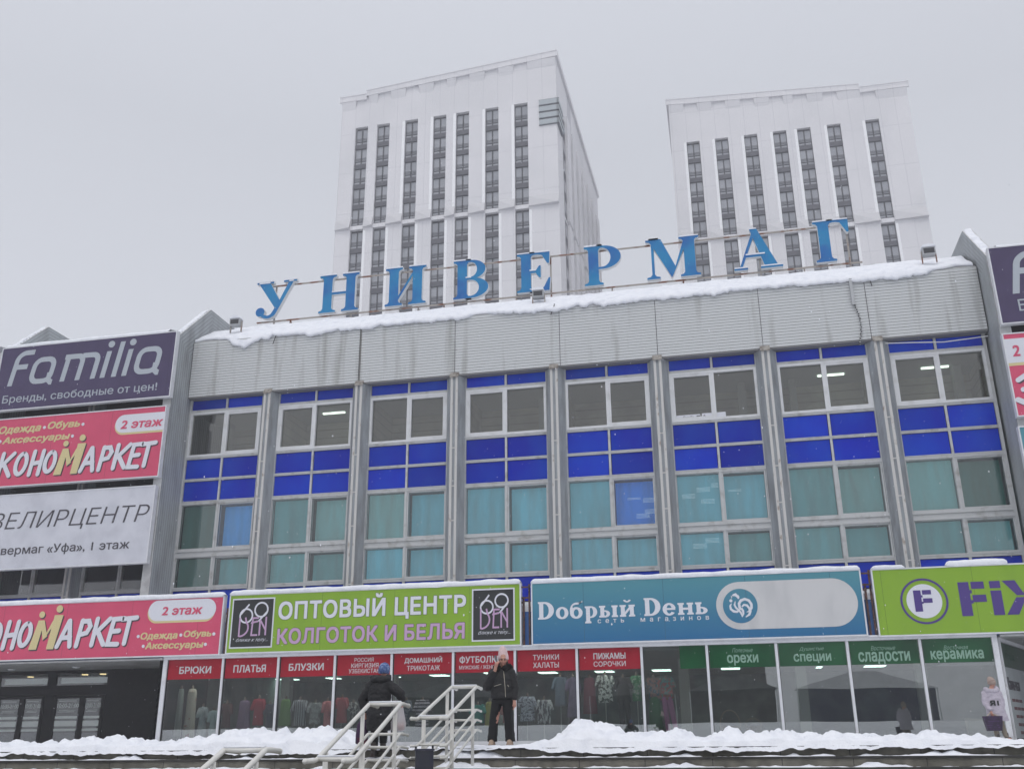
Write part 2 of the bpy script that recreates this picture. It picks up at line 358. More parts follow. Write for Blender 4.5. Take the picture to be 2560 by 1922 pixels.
# ------------------------------------------------------------------ ground, terrace, steps, snow
def plane(name, x0, x1, y0, y1, z, m, kind='structure'):
    b = MB(); b.add([(x0, y0, z), (x1, y0, z), (x1, y1, z), (x0, y1, z)], [(0, 1, 2, 3)])
    return tag(b.build(name, m), kind=kind)
plane('ground', -1500, 1500, -1500, 1500, 0, mat('trodden_snow', (.62, .63, .67), .8, (.45, .45, .47), ns=.6))
b = MB(); b.box(-70, 110, -23.17, .6, .02, 1.58); tag(b.build('terrace', STONE), kind='structure')
b = MB()
EDGE = [(-23.2, 1.58), (-23.62, 1.43), (-24.04, 1.28), (-24.46, 1.10)]
EDGE += [(-27.9, .95), (-28.32, .80), (-28.74, .60), (-31.4, .45), (-31.82, .30), (-32.24, .15)]
prev = -23.172
for i, (y, z) in enumerate(EDGE):
    nx = EDGE[i+1][0] if i+1 < len(EDGE) else -32.66
    if i > 0:
        b.box(-70, 110, y, EDGE[i-1][0]+.002, .02, z-.032, 0)          # riser block
    b.box(-70, 110, y-.025, y+.35, z-.030, z+.002, 1)                # nosing slab
tag(b.build('steps', [STONE, STONED]), kind='structure')
def fbm(x, y, z=0., o=4): return noise.fractal(Vector((x, y, z)), 1., 2., o)
def lerp_tab(tab, x):
    if x <= tab[0][0]: return tab[0][1]
    for (a, p), (c, q) in zip(tab, tab[1:]):
        if x <= c: return p+(q-p)*(x-a)/(c-a)
    return tab[-1][1]
def hfield(name, x0, x1, dx, y0, y1, dy, fn, kind='stuff', m=SNOW, floor=None):
    nx = int((x1-x0)/dx)+1; ny = int((y1-y0)/dy)+1; vs = []; fs = []
    for j in range(ny):
        for i in range(nx):
            x = x0+i*dx; y = y0+j*dy; vs.append(fn(x, y))
    for j in range(ny-1):
        for i in range(nx-1):
            a = j*nx+i; fs.append((a, a+1, a+nx+1, a+nx))
    q = MB(); q.add(vs, fs); return tag(q.build(name, m, smooth=True), kind=kind)
BANK = [(-60, .2), (8.36, .2), (9.43, .19), (10.37, .23), (11.01, .26), (11.57, .18), (11.86, .18), (12.39, .23), (12.88, .26), (13.12, .33), (13.43, .37), (13.75, .40), (13.96, .38), (14.16, .34), (14.25, .39), (14.36, .31), (14.63, .33), (14.74, .41), (15.17, .40), (15.42, .36), (15.64, .28), (15.88, .12), (16.07, .07), (17.2, .05), (17.89, .055), (18.6, .06), (18.96, .10), (19.25, .14), (19.46, .27), (19.75, .47), (19.85, .49), (20.09, .43), (20.23, .40), (20.44, .35), (20.71, .26), (20.94, .25), (21.18, .29), (21.58, .25), (21.78, .18), (21.98, .18), (22.11, .26), (22.31, .25), (22.7, .23), (23.09, .25), (23.47, .21), (23.85, .18), (24.1, .22), (24.41, .18), (24.72, .15), (25.03, .22), (25.34, .19), (25.58, .21), (25.93, .15), (26.18, .18), (26.35, .12), (26.64, .10), (26.87, .08), (40, .15), (110, .2)]
def bankz(x, y):
    H = lerp_tab(BANK, x)
    t = (y+23.26)/1.7                                    # 0 front .. 1 back
    pr = min(1, max(0, t)*2.6)**.55 if t < .42 else max(0, 1-((t-.42)/.58)**2)
    vd = noise.voronoi(Vector((x*3.4+.4*fbm(x*2, y*2), y*3.4, 1)))[0]; v2 = noise.voronoi(Vector((x*8, y*8, 4)))[0]
    lump = (fbm(x*1.6, y*1.6, 3)*.08+fbm(x*6, y*6, 8)*.05+(.45-vd[0])*.34+(.4-v2[0])*.16+fbm(x*14, y*14, 2)*.045)*min(1, H*4)
    z = 1.585+.028*(1+.5*fbm(x*.9, y*.9, 5))+(max(H-.05, 0)+lump*.55)*pr
    yy = y
    if t <= .03:
        drop = .035+.05*fbm(x*1.3, 0, 2)+.03*fbm(x*6, 0, 7)+min(.06, max(0, H-.08)*.3)
        yy = y-.02; z = 1.60-max(.012, drop)
    return (x, yy, z)
hfield('snow_bank', 7, 31, .036, -23.27, -21.4, .04, bankz)
hfield('snow_bank', -20, 7, .12, -23.27, -21.4, .06, bankz)
hfield('snow_bank', 31, 60, .12, -23.27, -21.4, .06, bankz)
hfield('snow_cover', -70, 110, .9, -21.45, -3.25, .9, lambda x, y: (x, y, 1.615+.02*fbm(x*.5, y*.5)))
def tread_snow(i):
    y1, z = EDGE[i]; yb = EDGE[i-1][0]; dep = yb-y1
    def fn(x, y):
        t = (y-y1)/dep
        k = fbm(x*.8, 3.1*i, 1.7)+.5*fbm(x*3.3, y*3, 9+i)
        vv = noise.voronoi(Vector((x*6, y*6, i)))[0][0]
        pile = max(0, fbm(x*1.0, 7*i, 4)-.08)*1.1+.55*max(0, fbm(x*2.6, 5*i, 1)-.02)
        h = .006+.016*k+max(0, t-.45)*(.22*pile+.06*max(0, fbm(x*4.5, y*4, 2*i)-.15))+pile*t*(.45-vv)*.16
        if t < .02: h = min(h, -.012+.02*k)
        return (x, y-.025*(1-min(1, t*6)), z-.004+h)
    return fn
for i in (1, 2, 3): hfield('snow_strip', 6, 32, .05, EDGE[i][0]-.0, EDGE[i-1][0]+.01, .05, tread_snow(i))
def heapz(x, y):
    v = noise.voronoi(Vector((x*5, y*5, 2)))[0][0]
    e = 1-min(1, abs(x-17.95)/.95)**2
    return (x, y, min(1.60, 1.05+(y+24.5)*.40+.06*fbm(x*3, y*3, 4)+(.45-v)*.12)-.3*(1-e))
hfield('snow_heap', 17.0, 18.9, .04, -24.45, -23.1, .04, heapz)
# the far side of the sunken square, seen only in the glass: a snowy slope
b = MB(); b.loft([[(-90, y, z), (130, y, z)] for y, z in ((-47, .004), (-52, .9), (-57, 2.9), (-62, 3.5), (-140, 3.6))], caps=False, closed=False)
tag(b.build('snow_slope', SNOW), kind='structure')

# ------------------------------------------------------------------ the department store
STORE = thing('department_store', (15.8, 0, 1.6), 'long grey department store with blue glass panels and a white siding fascia', 'building')
PX = 4.5
FZ0, FZ1, FY = 17.24, 20.02, -.42
seams = [-1.9, 6.62, 11.2, 16.0, 20.25, 24.65, 29.0, 33.46]
ROWS = 21
for a, c in zip(seams, seams[1:]):
    b = MB(); h = (FZ1-FZ0)/ROWS
    for k in range(ROWS):
        z = FZ0+k*h
        b.add([(a+.012, FY+.004, z+.016), (c-.012, FY+.004, z+.016), (c-.012, FY, z+h), (a+.012, FY, z+h)], [(0, 1, 2, 3)], 0)
        b.add([(a+.012, FY+.03, z), (c-.012, FY+.03, z), (c-.012, FY+.03, z+.016), (a+.012, FY+.03, z+.016)], [(0, 1, 2, 3)], 1)
        b.add([(a+.012, FY+.03, z+.016), (c-.012, FY+.03, z+.016), (c-.012, FY+.004, z+.016), (a+.012, FY+.004, z+.016)], [(0, 1, 2, 3)], 1)
    b.box(a+.004, c-.004, FY+.032, FY+.10, FZ0, FZ1, 1)
    b.build('fascia_panel', [SIDING, GROOVE], STORE)
b = MB(); b.box(-1.9, 33.46, FY+.01, .3, FZ0-.05, FZ0-.002); b.build('fascia_soffit', mat('soffit_paint', (.2, .2, .2), .7), STORE)
b = MB(); b.prism([(FY+.1, 19.9), (FY, 20.03), (-.30, 20.10), (1.25, 21.24), (7, 21.24), (7, 19.9)], -1.9, 33.46, 'x'); b.build('roof_hood', mat('roof_metal', (.42, .43, .43), .5, (.3, .3, .3), ns=2), STORE)
b = MB(); b.box(-30, 62, 3.6, 22, 5.2, 19.88); b.box(-1.9, 33.46, .3, 3.59, 16.9, 19.88); b.box(-30, -2.4, .46, 3.59, 14.3, 19.88); b.box(33.95, 62, .46, 3.59, 14.3, 19.88); b.build('upper_mass', SIDING, STORE)
# fins
FINP = [(-1.75, 5.4), (-1.75, 19.86), (-1.5, 20.1), (.86, 22.36), (7, 22.36), (7, 5.4)]
for x0, x1 in ((-2.35, -1.93), (-11.62, -11.2), (33.5, 33.92), (42.9, 43.3)):
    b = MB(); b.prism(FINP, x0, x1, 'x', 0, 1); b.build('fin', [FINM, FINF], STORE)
# pilasters
def pilaster(cx, z0, z1, name='pilaster'):
    p = [(-.46, 0)]
    for k in range(6):
        t0, t1 = k/6, (k+.62)/6
        for t, e in ((t0, 0), (t1, 0), (t1, .02), ((k+1)/6-.02, .02)):
            p.append((-.46+.27*t+e*.8, -.03-.42*t))
    p += [(-.17, -.45)]
    q = p+[(-x, y) for x, y in p[::-1]]
    b = MB(); b.prism([(cx+x, y) for x, y in q], z0, z1, 'z'); o = b.build(name, PILM, STORE)
    b = MB(); b.box(cx-.165, cx-.06, -.50, -.452, z0, z1-.02); b.box(cx+.06, cx+.165, -.50, -.452, z0, z1-.02); b.box(cx-.06, cx+.06, -.475, -.452, z0, z1-.02, 1)
    for zz in (z0+.9, z0+3.4, z0+4.9, z0+6.6):
        if zz < z1: b.box(cx-.172, cx+.172, -.506, -.502+.0, zz, zz+.05)
    b.build('cover_strip', [PILF, PILM], o)
    if z1 > 17:
        b = MB(); b.prism([(-.45, z1+.0), (-.56, z1-.10), (-.56, z1-.05), (-.425, z1+.17), (-.425, z1)], cx-.2, cx+.2, 'x'); b.build('cap', mat('cap_metal', (.33, .31, .28), .7, (.14, .12, .10), ns=5), o)
for i in range(7): pilaster(2.25+PX*i-.04, 7.2, FZ0-.06)
for cx in (-6.95, 38.4): pilaster(cx, 7.2, 20)
# glazed bays
def randtone(m, lo, hi):
    t = m.node_tree; p = t.nodes['Principled BSDF']; oi = N(t, 'ShaderNodeObjectInfo'); mr = N(t, 'ShaderNodeMapRange'); mr.inputs[3].default_value = lo; mr.inputs[4].default_value = hi
    h = N(t, 'ShaderNodeHueSaturation'); ic = p.inputs['Base Color']
    if ic.is_linked: t.links.new(ic.links[0].from_socket, h.inputs['Color'])
    t.links.new(oi.outputs['Random'], mr.inputs[0]); t.links.new(mr.outputs[0], h.inputs['Value']); t.links.new(h.outputs[0], ic)
randtone(BLUEG, .78, 1.22)
TEAL = {}
REV = mat('window_reveal', (.10, .105, .11), .8)
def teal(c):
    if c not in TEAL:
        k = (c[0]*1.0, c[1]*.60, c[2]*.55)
        TEAL[c] = mat('tinted_film', c, .5, k, scale=(2.2, 1, .35), ns=1.1, lo=.35, hi=.72, spec=.3, detail=3, emit=c, es=.20 if sum(c) > .2 else 0); randtone(TEAL[c], .78, 1.18)  # room light behind the film is put in as its own faint glow
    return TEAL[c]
A_ = (.14, .47, .59); Bc = (.13, .36, .39); Cd = (.06, .15, .135); Db = (.05, .30, .70); Eb = (.012, .19, .72); Gg = (.17, .40, .41); Fd = (.02, .035, .05)
PAL = {0: (Cd, Db, Cd, Bc), 1: (Bc, Gg, Bc, Bc), 2: (Gg, A_, A_, A_), 3: (A_, A_, A_, A_), 4: (A_, Eb, A_, A_), 5: (A_, A_, A_, Bc), 6: (Bc, Gg, Bc, Bc), 7: (Gg, Cd, Bc, Bc), -1: (Fd, Fd, Fd, Fd), -2: (Fd, Fd, Fd, Fd)}
def tinted(x0, x1, z0, z1, col, bulky):
    e = .07 if bulky else .03
    b = MB()
    b.box(x0, x0+e, -.035, .16, z0, z1); b.box(x1-e, x1, -.035, .16, z0, z1); b.box(x0+e, x1-e, -.035, .16, z0, z0+e); b.box(x0+e, x1-e, -.035, .16, z1-e, z1)
    o = b.build('tinted_window', ALU, STORE)
    yb = .52 if bulky else .26
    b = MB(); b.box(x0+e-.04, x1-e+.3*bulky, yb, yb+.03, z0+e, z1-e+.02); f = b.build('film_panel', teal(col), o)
    b = MB(); b.box(x0+e-.05, x0+e-.002, .161, yb, z0, z1); b.box(x1-e+.002, x1-e+.04, .161, yb, z0, z1); b.box(x0+e, x1-e, .161, yb, z1-e+.002, z1); b.box(x0+e, x1-e, .161, yb, z0+.002, z0+e)
    b.build('reveal', REV, o)
    b = MB(); b.box(x0+e, x1-e, .01, .016, z0+e, z1-e); b.build('pane', PANE2, o)
    return f, yb
def bay(i, full=True, dx=0.):
    cx = PX*i-.04+dx; L, Rr = cx-1.81, cx+1.81
    fr = MB(); mul = .045
    lv = [7.2, 8.22, 8.35, 9.70, 10.07, 12.13, 12.28, 13.22, 13.33, 14.28, 14.40, 16.55, 16.68, FZ0-.05]
    if not full: lv = [z for z in lv if z < 10.1]
    top = lv[-1]
    fr.box(L-.12, L, -.08, .2, 7.2, top); fr.box(Rr, Rr+.12, -.08, .2, 7.2, top)
    for a, c in (((7.2, 8.22)), (8.35, 9.70), (10.07, 12.13), (12.28, 13.22), (13.33, 14.28), (16.68, FZ0-.05)):
        if c <= top: fr.box(cx-mul, cx+mul, -.07, .2, a, c)
    for a, c in ((8.22, 8.35), (12.13, 12.28), (13.22, 13.33), (14.28, 14.38), (16.57, 16.68)):
        if c <= top: fr.box(L, Rr, -.075, .2, a, c); fr.box(L, Rr, -.095, -.0752, c-.035, c)
    for a, c, d in ((9.70, 9.82, -.085), (9.82, 9.94, -.04), (9.94, 10.07, -.085)): fr.box(L, Rr, d, .2, a, c)
    fr.build('bay_frame', ALU, STORE)
    def sp(z0, z1):
        for x0, x1 in ((L, cx-mul), (cx+mul, Rr)):
            b = MB(); b.box(x0, x1, -.012+.03, .05, z0, z1, 1); b.box(x0+.022, x1-.022, -.012, .0179, z0+.022, z1-.022); b.build('spandrel_panel', [BLUEG, DARKM], STORE)
    sp(7.2, 8.22)
    P = PAL[i]
    for k, (z0, z1) in enumerate(((10.07, 12.13), (8.35, 9.70))):
        if z1 > top: continue
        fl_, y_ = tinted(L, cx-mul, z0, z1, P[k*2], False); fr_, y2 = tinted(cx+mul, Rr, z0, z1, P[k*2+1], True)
        for part_, yy_, side_, spots in {(4, 0): ((fr_, y2, 1, ((.45, 1.25), (1.1, 1.1), (.8, .45), (1.15, .62))),), (5, 0): ((fl_, y_, 0, ((.7, 1.35), (.08, 1.1), (.85, .85), (1.3, 1.5))), (fr_, y2, 1, ((.1, 1.35),))), (5, 1): ((fl_, y_, 0, ((.9, .95), (.4, .75))),)}.get((i, k), ()):
            g = MB(); xo = (L if side_ == 0 else cx+mul)+.1
            for sx_, sz_ in spots:
                for q_ in range(4 if part_ is not fr_ or sx_ > .5 else 2): g.box(xo+sx_, min(xo+sx_+.55, xo+1.6), yy_-.006, yy_-.001, z0+sz_+q_*.052, z0+sz_+q_*.052+.011)
            g.build('lamp_glow_lines', TUBED, part_)  # lamps behind the film, put in as faint glowing stripes on it
    if not full: return
    sp(12.28, 13.22); sp(13.33, 14.28); sp(16.68, FZ0-.05)
    z0, z1, e = 14.385, 16.565, .10
    b = MB(); yb = -.10
    b.box(L, L+e, yb, .12, z0, z1); b.box(Rr-e, Rr, yb, .12, z0, z1); b.box(L+e, Rr-e, yb, .12, z0, z0+e); b.box(L+e, Rr-e, yb, .12, z1-e, z1); b.box(cx-.06, cx+.06, yb, .12, z0+e, z1-e)
    s = (-1 if i % 2 == 0 else 1)                       # the opening sash
    a, c = ((L+e, cx-.06) if s > 0 else (cx+.06, Rr-e))
    q = .085
    b.box(a, a+q, yb+.02, .11, z0+e, z1-e); b.box(c-q, c, yb+.02, .11, z0+e, z1-e); b.box(a+q, c-q, yb+.02, .11, z0+e, z0+e+q); b.box(a+q, c-q, yb+.02, .11, z1-e-q, z1-e)
    o = b.build('window', WHITEF, STORE)
    for x0, x1 in ((L+e, cx-.06), (cx+.06, Rr-e)):
        b = MB(); b.box(x0, x1, .03, .036, z0+e, z1-e); b.build('pane', PANE, o)
for i in range(8): bay(i)
bay(-1, False, -.1); bay(-2, False, -.1)
# third-floor rooms behind the white windows
b = MB()
b.box(-1.9, 33.46, .24, 3.4, 14.2, 14.3, 2); b.box(-1.9, 33.46, .3, 3.4, 16.72, 16.8, 1); b.box(-1.9, 33.46, 3.4, 3.5, 14.3, 16.72, 0)
for i in range(9): b.box(PX*i-2.6, PX*i-2.0, .3, 3.4-.003, 14.3, 16.72, 0)
for i in (0, 2, 3, 5, 6, 7): b.box(PX*i+(-1.3 if i in (0, 6) else 1.0), PX*i+(-1.0 if i in (0, 6) else 1.35), 2.2, 2.7, 14.3, 16.72, 3)
b.build('upper_room', [stripes(OLIVE, lambda op, x, y, z: op('DIVIDE', z, .42), (.16, .16, .14), .04), CEILM, FLOORM, mat('room_column', (.42, .44, .42), .8)], STORE)
for (u, v) in ((835, 1033), (1755+322, 938), (2337, 919)):
    p = atz(u, v, 16.68); b = MB(); b.box(p.x-.55, p.x+.55, p.y-.06, p.y+.06, 16.66, 16.715)
    tag(b.build('tube_lamp', TUBE), {835: 'short white tube lamp glowing in the second white window from the left', 2077: 'wide white tube lamp glowing behind the white window left of the last bay', 2337: 'thin white tube lamp glowing in the rightmost white window'}[u], 'lamp', 'ceiling lamps behind the upper windows')
b = MB(); b.box(-30, -2.36, .2, .44, 7, 20); b.box(33.93, 62, .2, .44, 7, 20); b.box(-1.9, 33.46, .80, .95, 7, 14.2); b.build('back_wall', DARKM, STORE)
# wall strip and canopy
b = MB()
for k in range(4): b.box(-30, 62, -.05, .2, 6.42+k*.19, 6.60+k*.19)
b.build('lower_siding', mat('white_siding', (.6, .61, .62), .6), STORE)
BLUEF = mat('blue_sheet', (.02, .10, .33), .4)
b = MB(); b.box(-30, 31.25, -3.0, .2, 5.06, 6.40); o = b.build('canopy', BLUEF, STORE)
b = MB(); b.box(31.25, 62, -3.0, .2, 5.06, 6.40); b.build('canopy', BLUEF, STORE)
b = MB(); b.box(-30, 62, -2.99, -.06, 6.402, 6.62); b.build('snow_layer', SNOW, o)
SOFF = mat('soffit_panel', (.40, .41, .41), .6, (.3, .3, .3), ns=1.5)
for x0, x1, y1 in ((-30, -.06, .6), (31.3, 62, 9)):
    b = MB(); b.box(x0, x1, -3.2, y1, 4.99, 5.058); b.build('soffit', SOFF, STORE)
# shop front
b = MB(); b.box(-.02, 31.2, -3.16, -2.84, 4.99, 5.16); b.box(-.02, 31.2, -3.08, -2.9, 1.6, 1.80); b.box(-.02, 31.2, -3.2, -3.165, 5.09, 5.15); b.build('shop_front_rail', WHITEM, STORE)
MX = [.04, 2.57, 4.94, 7.30, 9.61, 12.05, 14.44, 16.77, 19.15, 21.49, 23.91, 26.32, 28.72, 31.12]
for k, x in enumerate(MX):
    b = MB(); wd = .045 if k not in (0, 13) else .09
    b.box(x-wd, x+wd, -3.10, -2.92, 1.80, 4.99); b.box(x+wd, x+wd+.02, -3.05, -2.96, 1.80, 4.99, 1); b.build('mullion', [WHITEM, DARKM], STORE)
for a, c in zip(MX, MX[1:]):
    b = MB(); b.box(a+.07, c-.05, -3.0, -2.99, 1.80, 4.99); b.build('shop_window', SHOPG, STORE)
# shop interior
SHW = mat('shop_wall', (.26, .29, .28), .85, (.12, .14, .14), ns=.7)
b = MB(); b.box(-.3, 36, 11, 11.2, 1.6, 5.0, 0); b.box(-.3, -.1, -2.9, 11, 1.6, 5.0, 0)
b.box(-.3, 36, -2.88, 11, 1.585, 1.605, 2); b.box(-.3, 31.2, -2.83, 11, 4.86, 4.985, 1)
for x in (3.4, 8.2, 13.0, 20.4, 24.9, 29.3): b.box(x-.2, x+.2, 1.0, 1.4, 1.6, 4.86, 3)
b.build('shop_interior', [SHW, mat('shop_ceiling', (.35, .37, .36), .9), mat('shop_floor', (.2, .2, .2), .5), mat('shop_column', (.42, .45, .43), .8)], STORE)
for k, (q, a0, a1, vv) in enumerate(((r4, 480, 650, 884), (r4, 910, 1005, 874), (r4, 1440, 1520, 860), (r4, 1800, 1950, 850), (r5, 190, 240, 830), (r5, 655, 810, 826), (r5, 1140, 1300, 817), (r5, 1630, 1790, 806), (r6, 150, 310, 791), (r6, 970, 1015, 778), (r6, 1385, 1555, 770))):
    p = atz(*q(a0, vv), 4.86); p2 = atz(*q(a1, vv), 4.86); b = MB(); b.box(p.x, p2.x, p.y-.5, p.y+.35, 4.835, 4.862)
    WH = ['behind the blouses window', 'beside the country names window', 'right of the dark coated walker', 'under the home knitwear banner', 'behind the pink hatted woman', 'under the tunics banner', 'under the pyjamas banner', 'behind the floral outfits', 'under the nuts banner', 'under the spices banner', 'under the sweets banner'][k]
    tag(b.build('shop_light', LAMP), 'glowing greenish white ceiling light '+WH, 'ceiling light', 'ceiling lights inside the shop')
for k in range(13):  # unseen fill lights, added to brighten the clothes behind the glass
    if k == 8: continue
    xm = (MX[k]+MX[k+1])/2; b = MB(); b.box(xm-.6, xm+.6, -2.55, -2.25, 4.80, 4.862)
    tag(b.build('shop_light', FILLB), 'long unseen fill light added behind the banners, along the shop glass', 'ceiling light', 'added fill lights along the shop glass')
# left entrance: dark recess with doors
b = MB(); DY = .6
b.box(-30, -12.6, DY, DY+.2, 1.6, 4.99); b.box(-4.75, -.3, DY, DY+.2, 1.6, 4.99); b.box(-.32, -.02, -2.9, DY, 1.6, 4.99); b.build('entrance_wall', BLACKM, STORE)
FRM = mat('door_frame', (.008, .008, .009), .45, spec=.25)
STK = mat('door_sticker', (.74, .80, .78), .6)
DG = glass('door_glass', (.5, .53, .53), .12)
def door(x0, x1, hs):
    b = MB(); b.box(x0, x0+.14, DY-.02, DY+.06, 1.62, 3.9); b.box(x1-.14, x1, DY-.02, DY+.06, 1.62, 3.9); b.box(x0+.14, x1-.14, DY-.02, DY+.06, 3.78, 3.9); b.box(x0+.14, x1-.14, DY-.02, DY+.06, 1.62, 1.9)
    o = b.build('door', FRM, STORE)
    b = MB(); b.box(x0+.14, x1-.14, DY+.015, DY+.021, 1.9, 3.78); b.build('pane', DG, o)
    b = MB()
    for z0, z1 in ((2.92, 3.03), (2.60, 2.83), (2.40, 2.50)): b.box(x0+.15, x1-.15, DY+.008, DY+.013, z0, z1)
    b.build('glass_band', STK, o)
    t = text('10:00-21:00', x0+.2, x1-.16, 3.38, 3.56, DY+.012, bold=.01, sp=.95, depth=.004)
    t.box(x0+.25, x1-.3, DY+.008, DY+.012, 3.66, 3.68); t.box(x0+.3, x1-.3, DY+.008, DY+.012, 3.26, 3.275); t.box(x0+.24, x1-.34, DY+.008, DY+.012, 3.2, 3.215)
    t.build('hours_lettering', STK, o)
    if hs:
        hx = x1-.07 if hs > 0 else x0+.07
        b = MB(); b.tube([(hx, DY-.08, 2.44), (hx, DY-.08, 3.12)], .018); b.tube([(hx, DY-.08, 2.5), (hx, DY, 2.5)], .012); b.tube([(hx, DY-.08, 3.06), (hx, DY, 3.06)], .012); b.build('handle', mat('handle_metal', (.2, .2, .22), .3, metal=.8), o)
for x0, x1, hs in ((-10.4, -9.13, 1), (-9.13, -8.0, 0), (-7.5, -6.08, 1), (-6.08, -4.98, 0)): door(x0, x1, hs)
b = MB()
for x0, x1 in ((-12.6, -10.42), (-7.98, -7.52), (-4.96, -4.75)): b.box(x0, x1, DY, DY+.15, 1.6, 4.99)
b.box(-10.42, -7.98, DY, DY+.12, 3.92, 4.34); b.box(-7.52, -4.96, DY, DY+.12, 3.92, 4.34); b.box(-10.42, -7.98, DY, DY+.12, 4.85, 4.99); b.box(-7.52, -4.96, DY, DY+.12, 4.85, 4.99)
b.build('door_surround', FRM, STORE)
for x0, x1, st in ((-10.42, -7.98, (-10.2, -7.98)), (-7.52, -4.96, (-7.3, -4.98))):
    b = MB(); b.box(x0, x1, DY+.03, DY+.036, 4.34, 4.85); o = b.build('transom', DG, STORE)
    b = MB(); b.box(st[0], st[1], DY+.02, DY+.025, 4.42, 4.66); b.build('transom_band', STK, o)
b = MB(); b.box(-12, -4, DY+2.5, DY+2.6, 1.6, 4.99); b.box(-12, -4, DY+.2, DY+2.5, 4.9, 4.98); b.box(-12.1, -12, DY+.2, DY+2.5, 1.6, 4.98); b.box(-4, -3.9, DY+.2, DY+2.5, 1.6, 4.98); b.build('lobby_wall', SHW, STORE)
for k, (u, v) in enumerate(((265, 862), (735, 842), (890, 837))):
    p = atz(*r3(u, v), 4.88); p.y = min(max(p.y, DY+.5), DY+2.2); b = MB(); disc_ = arc(p.x, p.y, .14, .14, 0, 345, 23); b.prism(disc_, 4.86, 4.897, 'z')
    tag(b.build('spot_lamp', WARM), ['warm spot lamp glowing over the leftmost dark doors', 'warm spot lamp glowing over the right pair of dark doors', 'small warm lamp at the far right end over the dark doors'][k], 'lamp', 'warm lamps over the entrance doors')
for k, (u, v) in enumerate(((100, 795), (660, 775))):
    p = atz(*r3(u, v), 4.985); b = MB(); b.ball((p.x, p.y, 4.985), (.17, .17, .07)); b.box(p.x-.1, p.x+.1, p.y-.1, p.y+.1, 4.985, 4.995)
    tag(b.build('soffit_lamp', mat('lamp_globe', (.6, .62, .64), .3), smooth=False), ['unlit round white lamp under the canopy, left one of two', 'unlit round white lamp under the canopy, right one of two'][k], 'lamp', 'round lamps under the entrance canopy')
# right entrance wall, turned into the recess
pa, pb = Vector((31.24, -2.9, 0)), Vector((35.4, 6.3, 0)); dn = (pb-pa).normalized()
def RW(s, z, o=0.): return (pa.x+dn.x*s+dn.y*o, pa.y+dn.y*s-dn.x*o, z)
def rwbox(mb, s0, s1, z0, z1, o0, o1, m=0):
    vs = [RW(s, z, o) for o in (o0, o1) for s, z in ((s0, z0), (s1, z0), (s1, z1), (s0, z1))]
    mb.add(vs, [(4, 5, 6, 7), (0, 3, 2, 1), (0, 1, 5, 4), (1, 2, 6, 5), (2, 3, 7, 6), (3, 0, 4, 7)], m)
b = MB(); rwbox(b, 0, 9, 1.6, 4.99, -.2, 0); rwbox(b, 0, .12, 1.6, 4.99, .0, .08, 1); rwbox(b, .12, 9, 4.86, 4.99, .0, .08, 1); b.build('recess_wall', [DARKM, WHITEM], STORE)

# drain and cables on the fascia
b = MB(); b.box(28.40, 28.52, -.55, -.43, 18.80, 20.0); b.build('drainpipe', mat('zinc', (.42, .43, .44), .4, metal=.3), STORE)
b = MB(); pts = [(28.46, -.5, 18.85)]
for k in range(26):
    z = 18.8-k*.072; pts.append((28.50+.14*math.sin(k*.13)+.02*math.sin(k*2.3), -.5+.015*math.cos(k*2.3), z))
b.tube(pts, .03, 6); b.build('heating_cable', stripes(mat('cable', (.02, .02, .02), .6), lambda op, x, y, z: op('DIVIDE', z, .1), (.55, .55, .55), .3), STORE)
b = MB(); b.tube([at(u, v, -.46) for u, v in ((2213, 858.5), (2280, 856.5), (2360, 855), (2420, 847), (2470, 840))], .02, 6); b.build('white_cable', mat('white_cable', (.6, .62, .63), .5), STORE)
for u, v, du in ((690, 838, -8), (1385, 765, -8), (2172, 693, 8)):
    p = at(u, v, -.46); q = at(u+du, v+22, -.52); b = MB(); b.tube([p+Vector((0, .1, .15)), p, q], .018, 6); b.build('cable_hook', DARKM, STORE)

# snow on the roof hood
def hood_profile(x):
    n = fbm(x*.55, 1.2, 0); n2 = fbm(x*2.3, 5.1, 0); n3 = fbm(x*7, 9, 0)
    gap = 0
    for c, wd, dp in ((-1.2, .9, .5), (12.4, .45, .30), (32.9, .8, .55)): gap = max(gap, dp*math.exp(-((x-c)/wd)**2))
    droop = .15+.15*n+.11*n2+.06*n3+.03*fbm(x*17, 3, 0)+(.28*math.exp(-((x-.75)/.5)**2))-gap*1.2
    th = .19+.05*n+.035*n2+.015*n3-.10*gap
    P = []
    # lip: how far down the front the snow hangs
    y0 = FY-.10-.05*n2+gap*.75; zr = lambda y: 20.10+(y+.30)*.7355 if y > -.30 else 20.03+(y-FY)*.6
    zb = (zr(max(y0, FY))-max(0, droop)) if y0 < FY+.02 else zr(y0)+.005
    P.append((max(y0+.09, FY-.012) if y0 < FY else y0+.03, zb+.03)); P.append((y0+.02, zb)); P.append((y0-.03, zb+.05)); P.append((y0-.02, zb+.12+th*.2))
    for k in range(1, 7):
        y = y0+(1.25-y0)*k/6; P.append((y-.05*(1-k/6), zr(y)+th*(.75+.35*math.sin(k*1.1+x*.6)*.3)+.02*fbm(x*2, y*3, 2)))
    P.append((1.7, 21.24+th*.9)); P.append((4.5, 21.26+th*.9))
    return P
rows = []; x = -1.9
while x <= 33.47: rows.append([(x, p[0], p[1]) for p in hood_profile(x)]); x += .09
b = MB(); b.loft(rows, caps=False, closed=False); tag(b.build('roof_snow', SNOW, smooth=True), kind='stuff')
